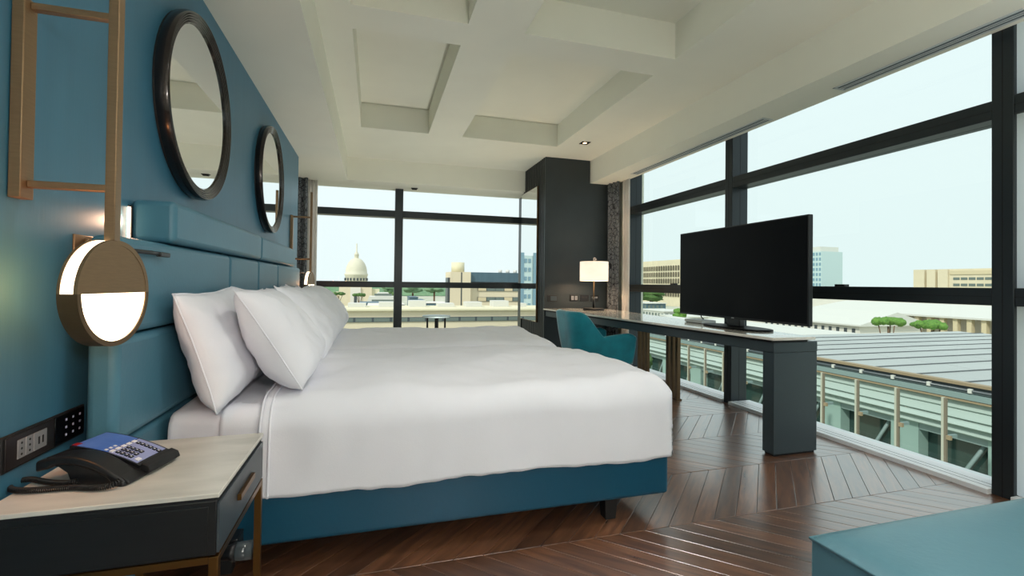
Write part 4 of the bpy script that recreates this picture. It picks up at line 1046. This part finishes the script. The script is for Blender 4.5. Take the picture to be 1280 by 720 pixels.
# low roofs between: small houses in front of the palace
rr = random.Random(5)
spots = [(120, 196, -7.5, 10, 14, 'slate_blue', 'dark blue-grey block at the left foot of the palace'), (110, 170, -9.5, 12, 18, 'roof_white', 'white glazed pavilion below the palace'),
         (105, 150, -10.5, 12, 12, 'white_stone', 'small white house beside the green bush below palace'), (70, 112, -9.0, 20, 30, 'cream_stone', 'sandy flat roof just above the desk edge'),
         (46, 70, -6.4, 26, 30, 'white_stone', 'broad pale roof beyond the desk, behind the television stand')]
for i, (x, y, zt, dx, dy, m_, lb) in enumerate(spots):
    q = thing('low_building', lb, 'building', (x+dx/2, y, GZ))
    B(x, x+dx, y-dy/2, y+dy/2, GZ, zt).build('wall', m_, q); B(x-0.4, x+dx+0.4, y-dy/2-0.4, y+dy/2+0.4, zt, zt+0.35).build('roof_slab', 'roof_white', q)
    wins(q, lambda r, c: (x-0.02, y-dy/2+1.2+2.2*c, zt-1.4-2.8*r), 3, int(dy/2.2), 'window', 'far_window', 1.3, 1.4, axis='x')
    wins(q, lambda r, c: (x+1.2+2.2*c, y-dy/2-0.02, zt-1.4-2.8*r), 3, int(dx/2.2), 'window', 'far_window', 1.3, 1.4, axis='y')
tree((99, 136, GZ), 2.6, 2.0, 8.4, 'round green bush beside the white house below the palace', 'round', 'leaf_bright', 21, 'trees below the palace')
tree((150, 232, GZ), 9, 4, 12.5, 'dark green tree row piece below the palace', 'round', 'leaf', 27, 'trees below the palace')

# --- through the far window
# low flat building across the street
lb_ = thing('flat_roof_building', 'long low cream building with a strip of windows below far window', 'building', (8, 46, GZ))
B(-30, 14.6, 40, 45.5, GZ, -1.35).build('wall', 'cream_stone', lb_)
B(-30.2, 14.8, 39.7, 45.7, -1.32, -1.18).build('parapet', 'cream_tower', lb_)
B(-29, 14.0, 39.93, 40.3, -2.25, -1.86).build('window_recess', 'far_window_dark', lb_)
for i in range(30): B(-28.6+1.43*i, -28.6+1.43*i+1.25, 39.90, 39.95, -2.22, -1.90).build('window', 'far_window', lb_)
for i in range(9):
    x = -10+2.6*i; B(x, x+1.5, 43, 44.5, -1.2, -0.85+0.12*(i % 3)).build('roof_unit', 'roof_white', lb_)
for k in range(5): B(-30, 14.6, 39.85, 40.2, -4.3-2.0*k, -3.5-2.0*k).build('lower_window_band', 'far_window', lb_)
# office block with stair tower
ob = thing('office_block', 'cream office block with blue-grey top storey and round stair tower', 'building', (20, 66, GZ))
B(9.3, 11.9, 59.5, 64, GZ, 2.45).build('stair_tower', 'cream_stone', ob)
MB().cyl((10.5, 61.2), 0.85, 2.4, 3.72, 'z', 32).build('round_turret', 'cream_tower', ob)
B(10.62, 10.76, 59.46, 59.6, GZ, 2.4).build('tower_slot', 'far_window_dark', ob)
B(9.0, 9.3, 60, 62, GZ, 1.7).build('dark_flue', 'far_window_dark', ob)
B(11.9, 27, 60.4, 76, GZ, 1.05).build('wall', 'cream_stone', ob)
B(11.4, 27.4, 60.0, 76, 1.2, 2.45).build('top_storey', 'slate_blue', ob)
B(11.9, 27, 60.6, 76, 1.0, 1.25).build('shadow_gap', 'far_window_dark', ob)
for z in (0.30, -1.05, -2.4, -3.8, -5.2):
    sb = B(13.0, 26.6, 60.32, 60.6, z-0.30, z+0.26).build('window_strip', 'far_window_dark', ob)
    for c in range(11): B(13.05+1.2*c, 14.15+1.2*c, 60.28, 60.34, z-0.27, z+0.23).build('window', 'far_window' if c % 3 else 'tan_stone', sb)
for k in range(4): MB().cyl((17.0+1.1*k, 64), 0.28, 2.45, 2.95, 'z', 12).build('roof_cowl', 'roof_white', ob)
for k in range(3): MB().cyl((15.2+0.9*k, 59.2), 0.22, -3.0, -2.2, 'z', 12).build('vent_cowl', 'roof_white', ob)
# domed church
dc = thing('domed_church', 'pale domed church with lantern on the far skyline', 'church', (-11, 308, GZ))
MB().lathe([(6.6, -4), (6.6, 4.6), (7.0, 5.0), (7.0, 5.8), (6.5, 6.2), (6.35, 8), (5.9, 10.2), (4.9, 12.6), (3.3, 14.6), (1.6, 15.6), (0, 15.8)], (-11, 308, 0), 'z', 40).build('dome', 'dome_stone', dc)
MB().lathe([(1.3, 15.3), (1.3, 17.4), (1.5, 17.6), (1.1, 18.6), (0.4, 19.8), (0.35, 24.5), (0, 25)], (-11, 308, 0), 'z', 16).build('lantern', 'dome_stone', dc)
B(-20.5, -1.5, 300.5, 316, GZ, -1.5).build('nave', 'cream_stone', dc)
B(-24, -20.5, 302, 316, GZ, -5.5).build('side_chapel', 'cream_stone', dc); B(-1.5, 3.0, 302, 316, GZ, -3.5).build('side_chapel', 'cream_tower', dc)
B(-14, -8, 299.5, 300.6, GZ, -2.5).build('portal', 'white_stone', dc)
B(-11.8, -10.2, 299.3, 299.6, -12, -7.5).build('door', 'far_window_dark', dc)
for k in range(10):
    a = -PI/2+PI*(k-4.5)/10; MB().box(-11+6.55*math.cos(a)-0.5, -11+6.55*math.cos(a)+0.5, 308+6.55*math.sin(a)-0.5, 308+6.55*math.sin(a)+0.5, 1.6, 3.2).build('drum_window', 'far_window_dark', dc)
for i, (px, y, r, z) in enumerate(((-17.5, 255, 3.7, -5.6), (-7.4, 250, 3.2, -6.0))):
    tree((px, y, GZ), r, 1.4, z-GZ, ('umbrella pine left of the church door', 'umbrella pine right of the church door')[i], 'pine', 'leaf', 31+i, 'umbrella pines before the church')
wb = thing('white_office', 'white stepped office building right of the domed church', 'building', (2.5, 205, GZ))
B(-1.6, 8.2, 200, 212, GZ, -5.0).build('wall', 'roof_white', wb)
MB().prism([(-3.8, -9.4), (-1.6, -9.4), (-1.6, -5.0), (-2.0, -5.0)], 201, 211, 'y').build('side_ramp', 'roof_white', wb)
MB().prism([(0.2, -5.0), (6.8, -5.0), (5.6, -3.4), (1.4, -3.4)], 202, 210, 'y').build('attic', 'roof_white', wb)
for z in (-4.2, -6.6, -8.9): B(0.0 if z > -5 else -1.0, 7.0 if z > -5 else 7.8, 199.9 if z < -5 else 201.9, 202.2, z-0.45, z+0.35).build('window_strip', 'far_window', wb)
for i, (x0, x1, y, zt, m_, lb) in enumerate(((-3.4, 3.9, 120, -4.3, 'slate_blue', 'dark blue-grey low block below the white office'), (4.2, 7.6, 125, -4.9, 'white_stone', 'pale ribbed low block beside the window mullion'),
                                             (8.4, 10.4, 118, -2.8, 'slate_blue', 'dark round-topped tower block right of the mullion'), (13.6, 19.2, 128, -4.6, 'slate_blue', 'dark blue-grey block left of the stair tower'),
                                             (10.6, 13.4, 132, -4.0, 'cream_stone', 'cream house between the two dark blocks'), (-1.0, 4.0, 80, -3.0, 'white_stone', 'white rooftop plant room below the church'))):
    q = thing('town_block', lb, 'building', ((x0+x1)/2, y, GZ))
    B(x0, x1, y, y+9, GZ, zt).build('wall', m_, q)
    B(x0-0.1, x1+0.1, y-0.1, y+9.1, zt, zt+0.18).build('roof_slab', 'white_stone' if i % 2 else 'slate_blue', q)
    nw = max(3, int((x1-x0)/0.7))
    wins(q, lambda r, c: (x0+(c+0.5)*(x1-x0)/nw, y-0.01, zt-0.9-1.3*r), 3, nw, 'window', 'glass_tower_blue' if m_ == 'slate_blue' else 'far_window', (x1-x0)/nw*0.55, 0.8)
rr = random.Random(12)
tl = ['behind the church, far left', 'left of the church nave', 'right beside the church', 'behind the white office', 'left of the window mullion', 'right of the window mullion', 'behind the cream house', 'left of the stair tower', 'next to the stair tower foot', 'before the church steps', 'under the left umbrella pine']
for i, (x, y, r, z) in enumerate(((-46, 340, 8, -4.5), (-29, 296, 3.4, -6.5), (4.2, 262, 4.2, -9.0), (12, 345, 7, -4.5), (10, 285, 4.5, -6.0), (27, 350, 7, -4.0), (42, 345, 7, -4.2), (58, 350, 7.5, -3.8), (75, 350, 8, -3.6), (-3.5, 215, 3.5, -11.2), (-9, 180, 3.2, -9.8))):
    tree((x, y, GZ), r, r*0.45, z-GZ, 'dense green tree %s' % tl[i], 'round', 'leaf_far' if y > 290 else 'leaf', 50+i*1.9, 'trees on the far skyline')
# hills / tree belt on the horizon
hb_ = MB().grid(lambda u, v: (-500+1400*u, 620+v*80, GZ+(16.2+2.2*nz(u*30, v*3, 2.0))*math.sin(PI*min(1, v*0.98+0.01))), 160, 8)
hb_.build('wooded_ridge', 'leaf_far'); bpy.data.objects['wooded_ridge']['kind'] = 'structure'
# tower seen only in the tall mirror
mt = thing('ribbed_tower', 'pale ribbed tower block seen reflected in the tall column mirror', 'building', (-38, 122, GZ))
B(-42, -33.2, 120, 130, GZ, 8.6).build('tower_body', 'glass_tower', mt)
for k in range(3): B(-41.6+3.6*k, -40.6+3.6*k, 119.8, 120.1, GZ, 9.4).build('rib', 'glass_tower_blue', mt)
wins(mt, lambda r, c: (-39.6+3.6*(c//2)+1.1*(c % 2), 119.95, 7.2-2.4*r), 9, 4, 'window', 'glass_tower_blue', 0.7, 1.1)
